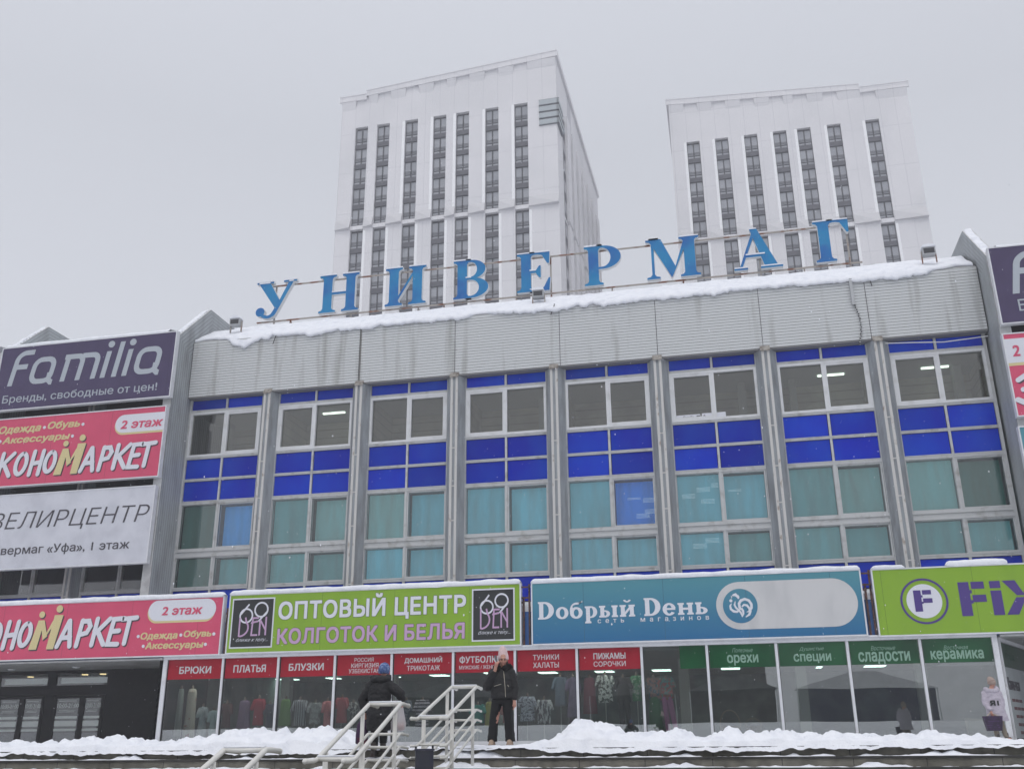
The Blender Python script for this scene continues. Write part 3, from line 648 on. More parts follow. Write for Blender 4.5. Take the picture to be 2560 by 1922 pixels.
def roof_slab(x0, x1):
    rows = []; x = x0
    while x <= x1:
        n = fbm(x*.5, 4, 0); P = [(-1.74, 20.02), (-1.86, 20.04), (-1.9, 20.12), (-1.75, 20.26+.05*n), (-1.2, 20.40+.08*n), (.2, 20.62+.1*n), (3, 20.9)]
        rows.append([(x, p[0], p[1]) for p in P]); x += .1
    q = MB(); q.loft(rows, caps=False, closed=False); tag(q.build('roof_snow', SNOW, smooth=True), kind='stuff')
roof_slab(-11.2, -2.34); roof_slab(33.93, 42.9); roof_slab(-30, -11.62)
b = MB(); b.box(-11.2, -2.36, -1.7, .44, 19.4, 20.0); b.box(33.93, 42.9, -1.7, .44, 19.4, 20.0); b.build('block_roof', SIDING, STORE)
def rake_snow(x0, x1):
    rows = []
    for k in range(40):
        t = k/39; y = -1.5+2.3*t; z = 20.1+2.26*t*.975
        h = max(.004, .05+.09*fbm(y*3, x0, 1))
        rows.append([(x0+.01, y, z), (x0+.06, y, z+h), (x0+.30, y, z+h*1.1), (x0+.34-.1*(k % 3 == 0), y, z)])
    q = MB(); q.loft(rows, caps=False, closed=False); tag(q.build('fin_snow', SNOW), kind='stuff')
for x0 in (-2.35, -11.62, 33.54): rake_snow(x0, 0)

# ------------------------------------------------------------------ rooftop letters
LS = thing('rooftop_sign', (14.6, 1.5, 21.58), 'row of nine big blue serif letters on a rusty frame along the snowy roof edge', 'sign')
LX = [('У', .18), ('Н', 3.60), ('И', 7.07), ('В', 10.55), ('Е', 13.71), ('Р', 16.96), ('М', 19.86), ('А', 23.83), ('Г', 27.44)]
LH = 2.03
for ch, x in LX:
    b = MB(); zb = 21.84
    for k, pl in enumerate(GLY[ch]):
        pts = [(x+p[0]*LH*1.0, zb+p[1]*LH) for p in pl]
        b.prism(pts, 1.42-.004*k+.016, 1.66, 'y', 0, 1)
    # faces that look up carry a little snow
    for i, f in enumerate(b.f):
        if b.m[i] == 1:
            p = [Vector(b.v[j]) for j in f[:3]]; n = (p[1]-p[0]).cross(p[2]-p[0])
            if n.length > 0 and n.normalized().z > .55: b.m[i] = 2
    sn = MB()
    for i, f in enumerate(list(b.f)):
        if b.m[i] == 2 and len(f) == 4:
            xs = [b.v[j][0] for j in f]; zs = [b.v[j][2] for j in f]
            if max(xs)-min(xs) > .25 and max(zs)-min(zs) < .02: sn.box(min(xs)+.01, max(xs)-.01, 1.40, 1.64, max(zs)+.002, max(zs)+.05+.02*rnd.random())
    o = b.build('letter', [LETB, LETS, SNOW], LS)
    if sn.v: sn.build('snow_cap', SNOW, o)
for z, x0, x1 in ((21.77, .2, 29.4), (23.72, .9, 28.2)):
    b = MB(); b.box(x0, x1, 1.665, 1.72, z-.035, z+.035); b.build('rail', RUST, LS)
for k, x in enumerate((1.1, 2.0, 5.2, 8.7, 10.0, 13.6, 15.3, 18.2, 21.5, 25.0, 26.9, 28.9)):
    b = MB(); tall = x in (1.1, 15.3, 25.0, 28.9)
    b.box(x-.035, x+.035, 1.725, 1.79, 21.2, 23.8 if tall else 21.77)
    b.tube([(x, 1.75, 21.75), (x+.05, 2.8, 21.3)], .025, 6)
    b.build('post', RUST, LS)

# floodlights on the hood
def flood(x, y, z, label):
    t = thing('floodlight', (x, y, z), label, 'floodlight', 'floodlights on the roof edge')
    b = MB(); b.box(x-.26, x+.26, y-.2, y+.15, z+.02, z+.36); b.build('housing', mat('lamp_housing', (.4, .41, .42), .5), t)
    b = MB(); b.box(x-.21, x+.21, y-.215, y-.202, z+.08, z+.30); b.build('lens', mat('lamp_lens', (.05, .05, .055), .15), t)
    b = MB(); b.prism([(x-.29, z+.362), (x+.29, z+.362), (x+.25, z+.45), (x, z+.5), (x-.24, z+.46)], y-.24, y+.17, 'y'); b.build('snow_cap', SNOW, t)
    b = MB(); b.box(x-.3, x-.265, y-.05, y+.05, z-.3, z+.25); b.box(x+.265, x+.3, y-.05, y+.05, z-.3, z+.25); b.build('bracket', RUST, t)
flood(-.1, .2, 20.98, 'grey floodlight with snow on top at the left end of the roof edge')
flood(14.95, .35, 20.92, 'grey floodlight with snow on top below the letter E')
flood(31.85, .2, 21.0, 'grey floodlight with snow on top at the right end of the roof edge')

# ------------------------------------------------------------------ advertising signs
PINK = mat('pink_print', (.60, .062, .138), .45, (.56, .056, .128), ns=1.2)
PURP = mat('purple_print', (.042, .026, .085), .45, (.05, .032, .098), ns=1.5)
GREEN = mat('green_print', (.22, .385, .014), .45, (.20, .355, .014), scale=(1, 1, .3), ns=1.2)
CREAM = mat('cream_print', (.62, .53, .27), .5); LWHITE = mat('white_print', (.66, .67, .72), .5); LGREY = mat('grey_print', (.40, .44, .48), .5)
INK = mat('ink_print', (.05, .045, .055), .5); LILAC = mat('lilac_print', (.50, .32, .50), .5); BLK = mat('black_print', (.012, .014, .014), .4)
RED = mat('red_print', (.33, .006, .02), .5, (.29, .006, .018), ns=2, spec=.2); BANW = mat('banner_white', (.52, .54, .55), .5)
VIOL = mat('violet_print', (.06, .03, .20), .45); OUTL = mat('outline_print', (.035, .06, .02), .5)
BLUEP = mat('blue_print', (.03, .17, .28), .4)
def zgrad(m, ca, cb, z0, z1):
    t = m.node_tree; p = t.nodes['Principled BSDF']; g = N(t, 'ShaderNodeNewGeometry'); s = N(t, 'ShaderNodeSeparateXYZ'); t.links.new(g.outputs['Position'], s.inputs[0])
    mr = N(t, 'ShaderNodeMapRange'); mr.inputs[1].default_value = z0; mr.inputs[2].default_value = z1; t.links.new(s.outputs[2], mr.inputs[0])
    x = N(t, 'ShaderNodeMix', data_type='RGBA'); x.inputs['A'].default_value = (*ca, 1); x.inputs['B'].default_value = (*cb, 1)
    t.links.new(mr.outputs[0], x.inputs['Factor']); t.links.new(x.outputs['Result'], p.inputs['Base Color'])
zgrad(BLUEP, (.008, .125, .28), (.065, .245, .30), 5.3, 7.3)       # the print runs from blue at the foot to teal at the head
for m_, c_, w_ in ((PINK, (.36, .05, .09), 3.02), (GREEN, (.13, .23, .012), 3.0), (PURP, (.03, .02, .06), 3.1), (BLUEP, (.03, .11, .17), 2.96)):
    stripes(m_, lambda op, x, y, z, w_=w_: op('DIVIDE', op('ADD', x, 101.3), w_), c_, .006)
def signbox(name, label, group, x0, x1, z0, z1, yf, face, th=.24, snow=None, fw=.05, edge=WHITEM):
    t = thing(name, ((x0+x1)/2, yf+th, z0), label, 'sign', group)
    b = MB(); b.box(x0+fw, x1-fw, yf, yf+th-.02, z0+fw, z1-fw); b.build('panel', face, t)
    b = MB(); b.box(x0, x0+fw, yf-.02, yf+th, z0, z1); b.box(x1-fw, x1, yf-.02, yf+th, z0, z1); b.box(x0+fw, x1-fw, yf-.02, yf+th, z0, z0+fw); b.box(x0+fw, x1-fw, yf-.02, yf+th, z1-fw, z1)
    b.build('frame', edge, t)
    for a, c, h in snow or []:
        rows = []; x = a
        while x <= c+.001:
            e = min(1, (x-a)/.12, (c-x)/.12); e = max(.05, e)**.5; n = fbm(x*1.3, z0, 3)*.2; q = h*e*(1+n)
            dr = .02+.05*max(0, fbm(x*.8, 3, z1))
            rows.append([(x, yf-.035, z1-dr*e), (x, yf-.075, z1+q*.35), (x, yf-.02, z1+q*.9), (x, yf+th*.6, z1+q), (x, yf+th+.02, z1+q*.6), (x, yf+th+.02, z1+.003)]); x += .08
        b = MB(); b.loft(rows, caps=False, closed=False); b.build('snow_cap', SNOW, t, smooth=True)
    return t
def tx(t, body, q, xa, ya, yb, xb, yc, yd, y, m, name='lettering', **k):
    """text whose box runs from the left edge (xa; ya top, yb bottom) to the right edge (xb; yc top, yd bottom) in a photo region"""
    mm = text(body, at(*q(xa, (ya+yb)/2), y).x, at(*q(xb, (yc+yd)/2), y).x, (at(*q(xa, yb), y).z+at(*q(xb, yd), y).z)/2, (at(*q(xa, ya), y).z+at(*q(xb, yc), y).z)/2, y, **k)
    return mm.build(name, m, t)
def dots(t, q, pts, r, y, m):
    b = MB()
    for u, v in pts: p = at(*q(u, v), y); disc(b, p.x, p.z, r, y-.012, y)
    b.build('bullet_dots', m, t)
def pill(mb, x0, x1, z0, z1, y0, y1, m=0, right=True):
    r = (z1-z0)/2; zc = (z0+z1)/2
    mb.prism((arc(x1-r, zc, r, r, 90, -90, 16) if right else [(x1, z1), (x1, z0)])+arc(x0+r, zc, r, r, 270, 90, 16), y0, y1, 'y', m)
def brand_market(t, X0, Z0, k, y, skip=()):
    """eleven slanted round-ended letters; the tall M in the middle is cream with two heads"""
    sh = .14
    T0 = lambda p: (X0+(p[0]+sh*p[1])*k, Z0+p[1]*k)
    L = {'Э': (-1.5, [[(.05, .85), (.25, .98), (.5, .8), (.55, .5), (.5, .2), (.25, .02), (.02, .15)], [(.2, .5), (.52, .5)]]),
         'К': (-.72, [[(.06, 0), (.06, 1)], [(.58, .98), (.1, .45)], [(.2, .55), (.60, .02)]]),
         'О': (.06, [arc(.26, .5, .24, .44, 90, 440, 22)]), 'Н': (.80, [[(.04, 0), (.04, 1)], [(.46, 0), (.46, 1)], [(.04, .47), (.46, .52)]]),
         'О2': (1.45, [arc(.24, .5, .22, .42, 90, 440, 22)]),
         'А': (3.30, [[(-.06, 0), (.22, .96)], [(.24, .96), (.50, 0)], [(.06, .32), (.42, .34)]]), 'Р': (4.08, [[(0, 0), (.02, .95)], [(.02, .92), (.30, .93), (.42, .72), (.32, .48), (.04, .42)]]),
         'К2': (4.74, [[(0, .02), (0, 1)], [(.54, .99), (.06, .46)], [(.14, .52), (.50, .03)]]), 'Е': (5.42, [[(.46, .98), (.04, .96), (0, .03), (.42, .02)], [(.03, .5), (.36, .52)]]),
         'Т': (5.96, [[(-.14, .95), (.46, .99)], [(.17, .95), (.17, .04)]])}
    for nm, dx, dz, yy, mt in (('letter_shadow', .045, -.045, y, INK), ('letter', 0, 0, y-.012, LWHITE)):
        for ch, (x, ss) in L.items():
            if ch in skip: continue
            b = MB()
            for i, s in enumerate(ss): stroke(b, s, .18, yy-.008-.001*i, yy, lambda p: T0((p[0]+x+dx, p[1]+dz)), rnd_cap=True)
            b.build(nm, mt, t)
        b = MB(); c = 2.06+dx
        for i, pl in enumerate(([(c-.05, -.09), (c+.30, -.09), (c+.34, 1.02), (c+.08, 1.02)], [(c+.18, 1.02), (c+.34, 1.02), (c+.64, .40), (c+.48, .26)], [(c+.48, .26), (c+.62, .48), (c+.96, 1.16), (c+.72, .98)], [(c+.74, -.09), (c+1.05, -.09), (c+1.12, 1.20), (c+.74, 1.20)])):
            b.prism([T0((p[0], p[1]+dz)) for p in pl], yy-.008-.001*i, yy, 'y')
        for a, h, r in ((.16, 1.24, .125), (.88, 1.44, .14)):
            p = T0((c+a, h+dz)); disc(b, p[0], p[1], r*k, yy-.009, yy)
        b.build(nm, CREAM if nm == 'letter' else mt, t)
def fam(t, X0, Z0, k, y):
    T0 = lambda p: (X0+(p[0]+.17*p[1])*k, Z0+p[1]*k); wd = .185
    def rsq(x0, x1, z0, z1, r): return arc(x1-r, z1-r, r, r, 90, 0, 5)+arc(x1-r, z0+r, r, r, 0, -90, 5)+arc(x0+r, z0+r, r, r, 270, 180, 5)+arc(x0+r, z1-r, r, r, 180, 90, 5)
    W = {'f': [([(.10, 0), (.10, .85), *arc(.42, .93, .32, .30, 180, 90, 6), (.72, 1.23)], 0), ([(.1, .70), (.60, .70)], 0)],
         'a': [(rsq(.90, 1.66, .09, .91, .26), 1), ([(1.60, .4), (1.62, .12), (1.74, .02), (1.80, .02)], 0)],
         'm': [([(2.06, .91), (2.20, .91), (2.20, 0)], 0), ([(2.2, .91), (2.50, .91), *arc(2.60, .68, .20, .23, 80, 0, 5), (2.80, 0)], 0), ([(2.75, .91), (3.05, .91), *arc(3.18, .68, .22, .23, 80, 0, 5), (3.40, 0)], 0)],
         'i': [([(3.78, 0), (3.78, .98)], 0)], 'l': [([(4.22, 0), (4.22, 1.30)], 0)], 'i2': [([(4.62, 0), (4.62, .98)], 0)],
         'a2': [(rsq(5.02, 5.80, .09, .91, .26), 1), ([(5.74, .4), (5.76, .12), (5.88, .02), (5.95, .02)], 0)]}
    for ch, ss in W.items():
        b = MB()
        for i, (s, cl) in enumerate(ss): stroke(b, s, wd, y-.01-.0012*i, y, T0, closed=bool(cl))
        if ch in ('i', 'i2'):
            p = T0((W[ch][0][0][0][0], 1.24)); disc(b, p[0], p[1], .125*k, y-.01, y)
        b.build('letter', LGREY, t)
YB, YC = -2.05, -3.25
G1 = 'advertising signs on the side blocks'; G2 = 'advertising signs over the shop windows'
# left block
s = signbox('wall_sign', 'dark purple sign with pale slanted lettering, topmost on the left block', G1, -11.19, -1.83, 16.735, 20.0, YB, PURP)
yl = YB-.003; a, c = at(*r1(60, 705), yl), at(*r1(1372, 600), yl); kf = (at(*r1(1380, 585), yl).x-a.x)/6.0
FZ = (a.z+c.z)/2; fam(s, a.x, FZ, kf, yl)
tx(s, 'Бренды, свободные от цен!', r1, 22, 790, 868, 1355, 680, 770, yl, LGREY, bold=.003)
FX = a.x
s2_ = signbox('wall_sign', 'dark purple sign at the right edge of the photo, topmost on the right block', G1, 33.52, 42.9, 16.735, 20.05, YB, PURP)
fam(s2_, FX+44.71, FZ, kf, yl); o = text('Бренды, свободные от цен!', 34.25, 42.2, 17.1, 17.72, yl, bold=.003).build('lettering', LGREY, s2_)
s = signbox('wall_sign', 'pink sign with white slanted lettering in the middle of the left block', G1, -11.19, -1.93, 12.98, 16.33, YB, PINK)
b = MB(); x0 = at(*r1(990, 1050), yl).x; za, zb = at(*r1(1080, 1110), yl).z, at(*r1(1080, 957), yl).z
pill(b, x0+.02, -1.985, za-.10, zb-.05, yl-.004, yl, 1, False); pill(b, x0+.04, -1.985, za, zb, yl-.009, yl-.0045, 0, False); b.build('badge', [LWHITE, CREAM], s)
tx(s, '2 этаж', r1, 1045, 1003, 1080, 1408, 985, 1052, yl-.010, PINK, bold=.022, shear=.15)
tx(s, 'Одежда', r1, -8, 1052, 1132, 355, 1040, 1112, yl, CREAM, bold=.03, shear=.2); tx(s, 'Обувь', r1, 415, 1010, 1092, 692, 1005, 1078, yl, CREAM, bold=.03, shear=.2)
tx(s, 'Аксессуары', r1, 22, 1148, 1222, 605, 1112, 1185, yl, CREAM, bold=.03, shear=.2)
dots(s, r1, ((385, 1066), (718, 1038), (2, 1188), (627, 1140)), .075, yl, LWHITE)
a, c = at(*r1(95, 1490), yl), at(*r1(1240, 1400), yl); kb = (c.x-a.x)/6.13
brand_market(s, a.x, (a.z+c.z)/2, kb, yl)
BX = a.x; BZ = (a.z+c.z)/2
s = signbox('wall_sign', 'white cloth banner with thin dark lettering on the left block', G1, -11.19, -2.0, 9.15, 12.61, YB, mat('white_cloth', (.60, .61, .66), .7, (.52, .53, .58), ns=1.3, bump=.25, bscale=2.2))
t_ = tx(s, 'ЮВЕЛИРЦЕНТР', r2, -282, 305, 462, 1287, 205, 395, yl, INK, bold=-.012, shear=.22)
tx(s, 'Универмаг «Уфа», 1 этаж', r2, -185, 585, 672, 1117, 512, 612, yl, INK, bold=.006)
# right block
s = signbox('wall_sign', 'pink sign at the right edge of the photo, in the middle of its block', G1, 33.45, 42.9, 13.0, 16.36, YB, PINK)
b = MB(); pill(b, 33.0, 35.6, 15.12-.10, 16.08-.05, yl-.004, yl, 1); pill(b, 33.0, 35.6, 15.14, 16.12, yl-.009, yl-.0045, 0)
for m_ in (b,): m_.v = [(max(p[0], 33.50), p[1], p[2]) for p in m_.v]
b.build('badge', [LWHITE, CREAM], s)
text('2 этаж', at(*r8(1185, 1090), yl).x, at(*r8(1185, 1090), yl).x+1.75, 15.38, 15.84, yl-.010, bold=.022, shear=.1).build('lettering', PINK, s)
brand_market(s, 35.2, 13.5, kb, yl)
s = signbox('wall_sign', 'teal sign at the right edge of the photo, lowest on the right block', G1, 33.4, 42.9, 9.15, 12.64, YB, BLUEP)
# over the shop windows
yk = YC-.003
s = signbox('shop_sign', 'long pink sign over the entrance with white slanted lettering and a cream letter', G2, -12.5, 2.47, 5.10, 7.43, YC, PINK, snow=[(-12.5, 2.47, .17)])
b = MB(); x0, x1 = at(*r3(1278, 300), yk).x, at(*r3(1868, 265), yk).x; za, zb = at(*r3(1560, 372), yk).z, at(*r3(1560, 195), yk).z
pill(b, x0, x1-.03, za-.09, zb-.06, yk-.004, yk, 1); pill(b, x0+.03, x1, za, zb, yk-.009, yk-.0045, 0); b.build('badge', [LWHITE, CREAM], s)
tx(s, '2 этаж', r3, 1400, 258, 332, 1750, 243, 318, yk-.010, PINK, bold=.022, shear=.12)
tx(s, 'Одежда', r3, 1215, 478, 552, 1535, 470, 540, yk, CREAM, bold=.03, shear=.12); tx(s, 'Обувь', r3, 1588, 460, 535, 1828, 455, 525, yk, CREAM, bold=.03, shear=.12)
tx(s, 'Аксессуары', r3, 1255, 562, 640, 1757, 550, 622, yk, CREAM, bold=.03, shear=.12)
dots(s, r3, ((1195, 512), (1563, 500), (1848, 490), (1238, 597), (1775, 580)), .065, yk, LWHITE)
a, c = at(*r3(-142, 640), yk), at(*r3(1070, 580), yk); kb2 = (c.x-a.x)/6.13
brand_market(s, a.x, (at(*r3(150, 612), yk).z+c.z)/2, kb2*1.0, yk)
def den_logo(t, x0, x1, z0, z1, y):
    b = MB(); b.box(x0, x1, y-.012, y, z0, z1); b.build('logo_border', LWHITE, t)
    e = .055; b = MB(); b.box(x0+e, x1-e, y-.018, y-.0125, z0+e, z1-e); b.build('logo_field', BLK, t)
    w_, h_ = x1-x0-2*e, z1-z0-2*e; X, Z = x0+e, z0+e; yy = y-.0185; asp = w_/h_
    T0 = lambda p: (X+p[0]*w_, Z+p[1]*h_)
    def st(mb, pts, i=0, **k): stroke(mb, pts, .036, yy-.005-.001*i, yy, T0, **k)
    b = MB(); st(b, arc(.34, .655, .155, .155*asp, 0, 345, 23), 0, closed=True); st(b, [(.195, .68), (.40, .90)], 1)
    st(b, arc(.71, .775, .16, .16*asp, 0, 345, 23), 2, closed=True); st(b, [(.86, .73), (.66, .53)], 3); b.build('lettering', LWHITE, t)
    b = MB(); st(b, [(.19, .62), (.19, .23), *arc(.19, .40, .22, .18, -80, 40, 8), (.33, .62)], 4); st(b, [(.52, .60), (.50, .24), (.65, .24)], 5); st(b, [(.50, .60), (.66, .60)], 6); st(b, [(.48, .50), (.65, .53)], 7)
    st(b, [(.70, .23), (.70, .56)], 8); st(b, [(.70, .56), (.85, .34)], 9); st(b, [(.85, .62), (.85, .23)], 10); b.build('lettering', LILAC, t)
    text('ближе к телу...', X+.13*w_, X+.92*w_, Z+.09*h_, Z+.18*h_, yy, shear=.5, bold=-.005, depth=.004).build('lettering', LWHITE, t)
s = signbox('shop_sign', 'long lime green sign with white and lilac capitals between two black logos', G2, 2.71, 14.73, 5.13, 7.46, YC, GREEN, snow=[(2.71, 14.73, .17)])
for q, l, r_, ty, by in ((r4, 62, 428, 182, 612), (r5, 68, 440, 98, 552)):
    den_logo(s, at(*q(l, 400), yk).x, at(*q(r_, 400), yk).x, at(*q((l+r_)/2, by), yk).z, at(*q((l+r_)/2, ty), yk).z, yk)
for body, l, r_, z0, z1, mt in (('ОПТОВЫЙ ЦЕНТР', (472, 290), (2092, 240), at(*r4(1640, 357), yk).z, at(*r4(1375, 135), yk).z, LWHITE),
                               ('КОЛГОТОК И БЕЛЬЯ', (460, 510), (2080, 460), (at(*r4(460, 582), yk).z+at(*r4(2080, 532), yk).z)/2, (at(*r4(460, 442), yk).z+at(*r4(2080, 390), yk).z)/2, LILAC)):
    xa, xb = at(*r4(*l), yk).x, at(*r4(*r_), yk).x
    ol = MB()
    for q_, (dx, dz) in enumerate(((-.016, 0), (.016, 0), (0, -.016), (0, .016))): ol.join(text(body, xa+dx, xb+dx, z0+dz, z1+dz, yk-.0008*q_, bold=.030, sp=1.06, depth=.0025))
    ol.build('letter_outline', OUTL, s)
    text(body, xa, xb, z0, z1, yk-.005, bold=.030, sp=1.06, depth=.008).build('lettering', mt, s)
s = signbox('shop_sign', 'long blue sign with white serif lettering and a white pill holding a rooster emblem', G2, 15.12, 27.05, 5.13, 7.44, YC, BLUEP, snow=[(15.12, 27.05, .15)])
b = MB(); mm = MB(); W_ = slab(mm, 'Dобрый Dень', lambda p: p, 0, 1)
xa, xb = at(*r5(640, 300), yk).x, at(*r5(2118, 270), yk).x; kx = (xb-xa)/(W_-.04); z0 = (at(*r5(640, 367), yk).z+at(*r5(1640, 333), yk).z)/2; kz = (at(*r5(640, 215), yk).z-at(*r5(640, 367), yk).z+at(*r5(1640, 180), yk).z-at(*r5(1640, 333), yk).z)/2
mm = MB(); slab(mm, 'Dобрый Dень', lambda p: (xa+(p[0]-.04)*kx, z0+p[1]*kz), yk-.014, yk); mm.build('lettering', LWHITE, s)
tx(s, 'сеть  магазинов', r5, 1155, 360, 395, 2118, 337, 370, yk, LWHITE, bold=.008, sp=2.1)
x0, x1 = at(*r6(105, 245), yk).x, at(*r6(1332, 230), yk).x; za, zb = at(*r6(330, 452), yk).z, at(*r6(330, 40), yk).z
b = MB(); pill(b, x0, x1, za, zb, yk-.006, yk); b.build('pill', mat('pill_print', (.55, .55, .55), .5, (.46, .465, .47), scale=(1.5, 1, .5), ns=1.1, lo=.4, hi=.7), s)
p = at(*r6(313, 248), yk); rr = (at(*r6(463, 248), yk).x-at(*r6(163, 248), yk).x)/2
b = MB(); disc(b, p.x, p.z, rr, yk-.012, yk-.0065, n=36); b.build('emblem_disc', BLUEP, s)
TR = lambda q: (p.x+(q[0]-760)/650*rr, p.z-(q[1]-810)/650*rr)
b = MB(); yy = yk-.0125
b.prism([TR(q) for q in ((490, 430), (490, 385), (540, 350), (640, 320), (680, 380), (725, 400), (760, 470), (740, 540), (690, 550), (650, 480), (590, 440))], yy-.004, yy, 'y')
b.prism([TR(q) for q in ((430, 395), (485, 455), (475, 505), (430, 515), (455, 480))], yy-.004, yy, 'y')
b.prism([TR(q) for q in arc(425, 605, 60, 60, 0, 340, 17)], yy-.004, yy, 'y')
for i, (pts, wd, tp) in enumerate((([(440, 705), (385, 800), (400, 920), (500, 1010), (620, 1030), (720, 980)], 85, [.3, .8, 1, 1.1, 1, .6]), ([(590, 630), (548, 760), (590, 870), (680, 960), (760, 1060), (800, 1180), (800, 1240)], 70, [.3, 1, 1, 1.1, 1, .7, .2]),
    ([(770, 960), (728, 850), (722, 720), (800, 610), (950, 560), (1100, 620), (1180, 760), (1175, 900), (1110, 1000), (980, 1060)], 95, [.8, 1, 1, 1.05, 1, 1, 1, 1, .8, .2]), ([(820, 850), (900, 775), (1010, 800), (1095, 920), (1120, 1030), (1070, 1150), (930, 1240)], 85, [.6, .8, 1, 1, 1.1, 1, .4]), ([(790, 900), (850, 1000), (855, 1110), (800, 1240)], 80, [1, 1, .9, .2]))):
    stroke(b, pts, wd, yy-.005-.0012*i, yy, TR, taper=tp)
b.build('rooster', LWHITE, s)
s = signbox('shop_sign', 'long lime green sign with violet block capitals and a round badge', G2, 27.40, 42, 5.08, 7.42, YC, GREEN, snow=[(27.42, 28.55, .13), (29.9, 31.95, .2)], edge=WHITEM)
p = at(*r7(718, 458), yk); rr = (at(*r7(890, 458), yk).x-at(*r7(546, 458), yk).x)/2
b = MB(); stroke(b, arc(p.x, p.z, rr-.035, rr-.035, 0, 352, 44), .07, yk-.008, yk, closed=True); b.build('badge_ring', VIOL, s)
b = MB(); disc(b, p.x, p.z, rr*.745, yk-.007, yk, n=36); b.build('badge_disc', LWHITE, s)
def fmark(mb, x0, x1, z0, z1, y):
    w_, h_ = x1-x0, z1-z0
    for a, c, d, e in ((0, .42, 0, 1), (.50, 1, .79, 1), (.50, 1.02, .40, .61), (.42, .5, .66, .76), (.42, .5, .36, .46)): mb.box(x0+a*w_, x0+c*w_, y-.008, y, z0+d*h_, z0+e*h_)
b = MB(); fmark(b, p.x-rr*.42, p.x+rr*.33, p.z-rr*.45, p.z+rr*.48, yk-.0075); b.build('badge_letter', VIOL, s)
xa, xb = at(*r7(972, 440), yk).x, at(*r7(1160, 440), yk).x; za, zb = at(*r7(1020, 565), yk).z, at(*r7(1010, 322), yk).z; u_ = (zb-za)
b = MB(); fmark(b, xa, xb, za, zb, yk); b.build('letter', VIOL, s)
xi = at(*r7(1200, 440), yk).x; b = MB(); b.box(xi, xi+.30*u_, yk-.008, yk, za, za+.72*u_); b.box(xi, xi+.30*u_, yk-.008, yk, za+.79*u_, zb); b.build('letter', VIOL, s)
xx = at(*r7(1300, 440), yk).x; b = MB()
b.prism([(xx-.03, zb), (xx+.33*u_, zb), (xx+.52*u_, za+.62*u_), (xx+.71*u_, zb), (xx+1.05*u_, zb), (xx+.72*u_, za+.56*u_), (xx+.33*u_, za+.56*u_)], yk-.008, yk, 'y')
b.prism([(xx-.03, za), (xx+.30*u_, za), (xx+.52*u_, za+.40*u_), (xx+.74*u_, za), (xx+1.07*u_, za), (xx+.74*u_, za+.50*u_), (xx+.30*u_, za+.50*u_)], yk-.008, yk, 'y'); b.build('letter', VIOL, s)
# rusty sign brackets in the gaps
for x in (14.80, 15.02, 27.16, 27.34, 2.58):
    t = thing('sign_bracket', (x, -3.05, 5.1), {14.80: 'short rusty post left of the gap between green and blue signs', 15.02: 'tall black rusty post against the blue sign', 27.16: 'rusty post against the right end of the blue sign', 27.34: 'dark post against the left end of the violet lettered green sign', 2.58: 'dark post between the pink and the first green sign'}[x], 'bracket', 'rusty posts between the shop signs')
    b = MB(); tall = x in (15.02, 27.34); b.box(x-.035, x+.035, -3.12, -3.05, 5.1, 7.42 if tall else 6.95); b.build('post', RUSTD, t)
    b = MB()
    for z in ((7.3, 6.9) if tall else (6.72,)): b.box(x-(.3 if x > 3 else .08)*(1 if tall else .4), x+.04, -3.17, -3.125, z-.03, z+.03)
    b.build('crossbar', RUSTD, t)

# ------------------------------------------------------------------ banners on the shop glass
YG = -3.006
GB = 'red banners on the shop glass'
BAN = [(0, [('БРЮКИ', r3, 1550, 1825, 770, 833)], 'trousers'), (1, [('ПЛАТЬЯ', r4, 82, 362, 757, 821)], 'dresses'), (2, [('БЛУЗКИ', r4, 560, 862, 743, 806)], 'blouses'),
       (3, [('РОССИЯ', r4, 1128, 1293, 695, 730), ('КИРГИЗИЯ', r4, 1100, 1335, 742, 781), ('УЗБЕКИСТАН', r4, 1078, 1345, 790, 828)], 'three country names'),
       (4, [('ДОМАШНИЙ', r4, 1560, 1885, 684, 746), ('ТРИКОТАЖ', r4, 1580, 1865, 762, 806)], 'home knitwear'),
       (5, [('ФУТБОЛКИ', r4, 2035, 2400, 678, 742), ('МУЖСКИЕ / ЖЕНСКИЕ', r4, 2033, 2408, 760, 793)], 't-shirts'),
       (6, [('ТУНИКИ', r5, 595, 820, 668, 713), ('ХАЛАТЫ', r5, 597, 820, 735, 781)], 'tunics and gowns'), (7, [('ПИЖАМЫ', r5, 1118, 1395, 653, 706), ('СОРОЧКИ', r5, 1120, 1397, 725, 770)], 'pyjamas and nightshirts')]
for k, lines, what in BAN:
    a, c = MX[k]+.08, MX[k+1]-.06
    t = thing('window_banner', ((a+c)/2, YG, 4.22), 'red banner in white capitals for '+what, 'banner', GB)
    b = MB(); b.box(a, c, YG-.004, YG+.003, 4.225, 4.985); b.build('panel', RED, t)
    for body, q, x0, x1, y0, y1 in lines:
        tx(t, body, q, x0, y0+3, y1+3, x1, y0-3, y1-3, YG-.0045, BANW, bold=.022 if y1-y0 > 50 else .008, depth=.004)
GR = mat('green_banner', (.002, .05, .016), .12, (.008, .095, .03), ns=.8, lo=.35, hi=.7, spec=.4); GT = mat('green_banner_text', (.22, .36, .28), .5)
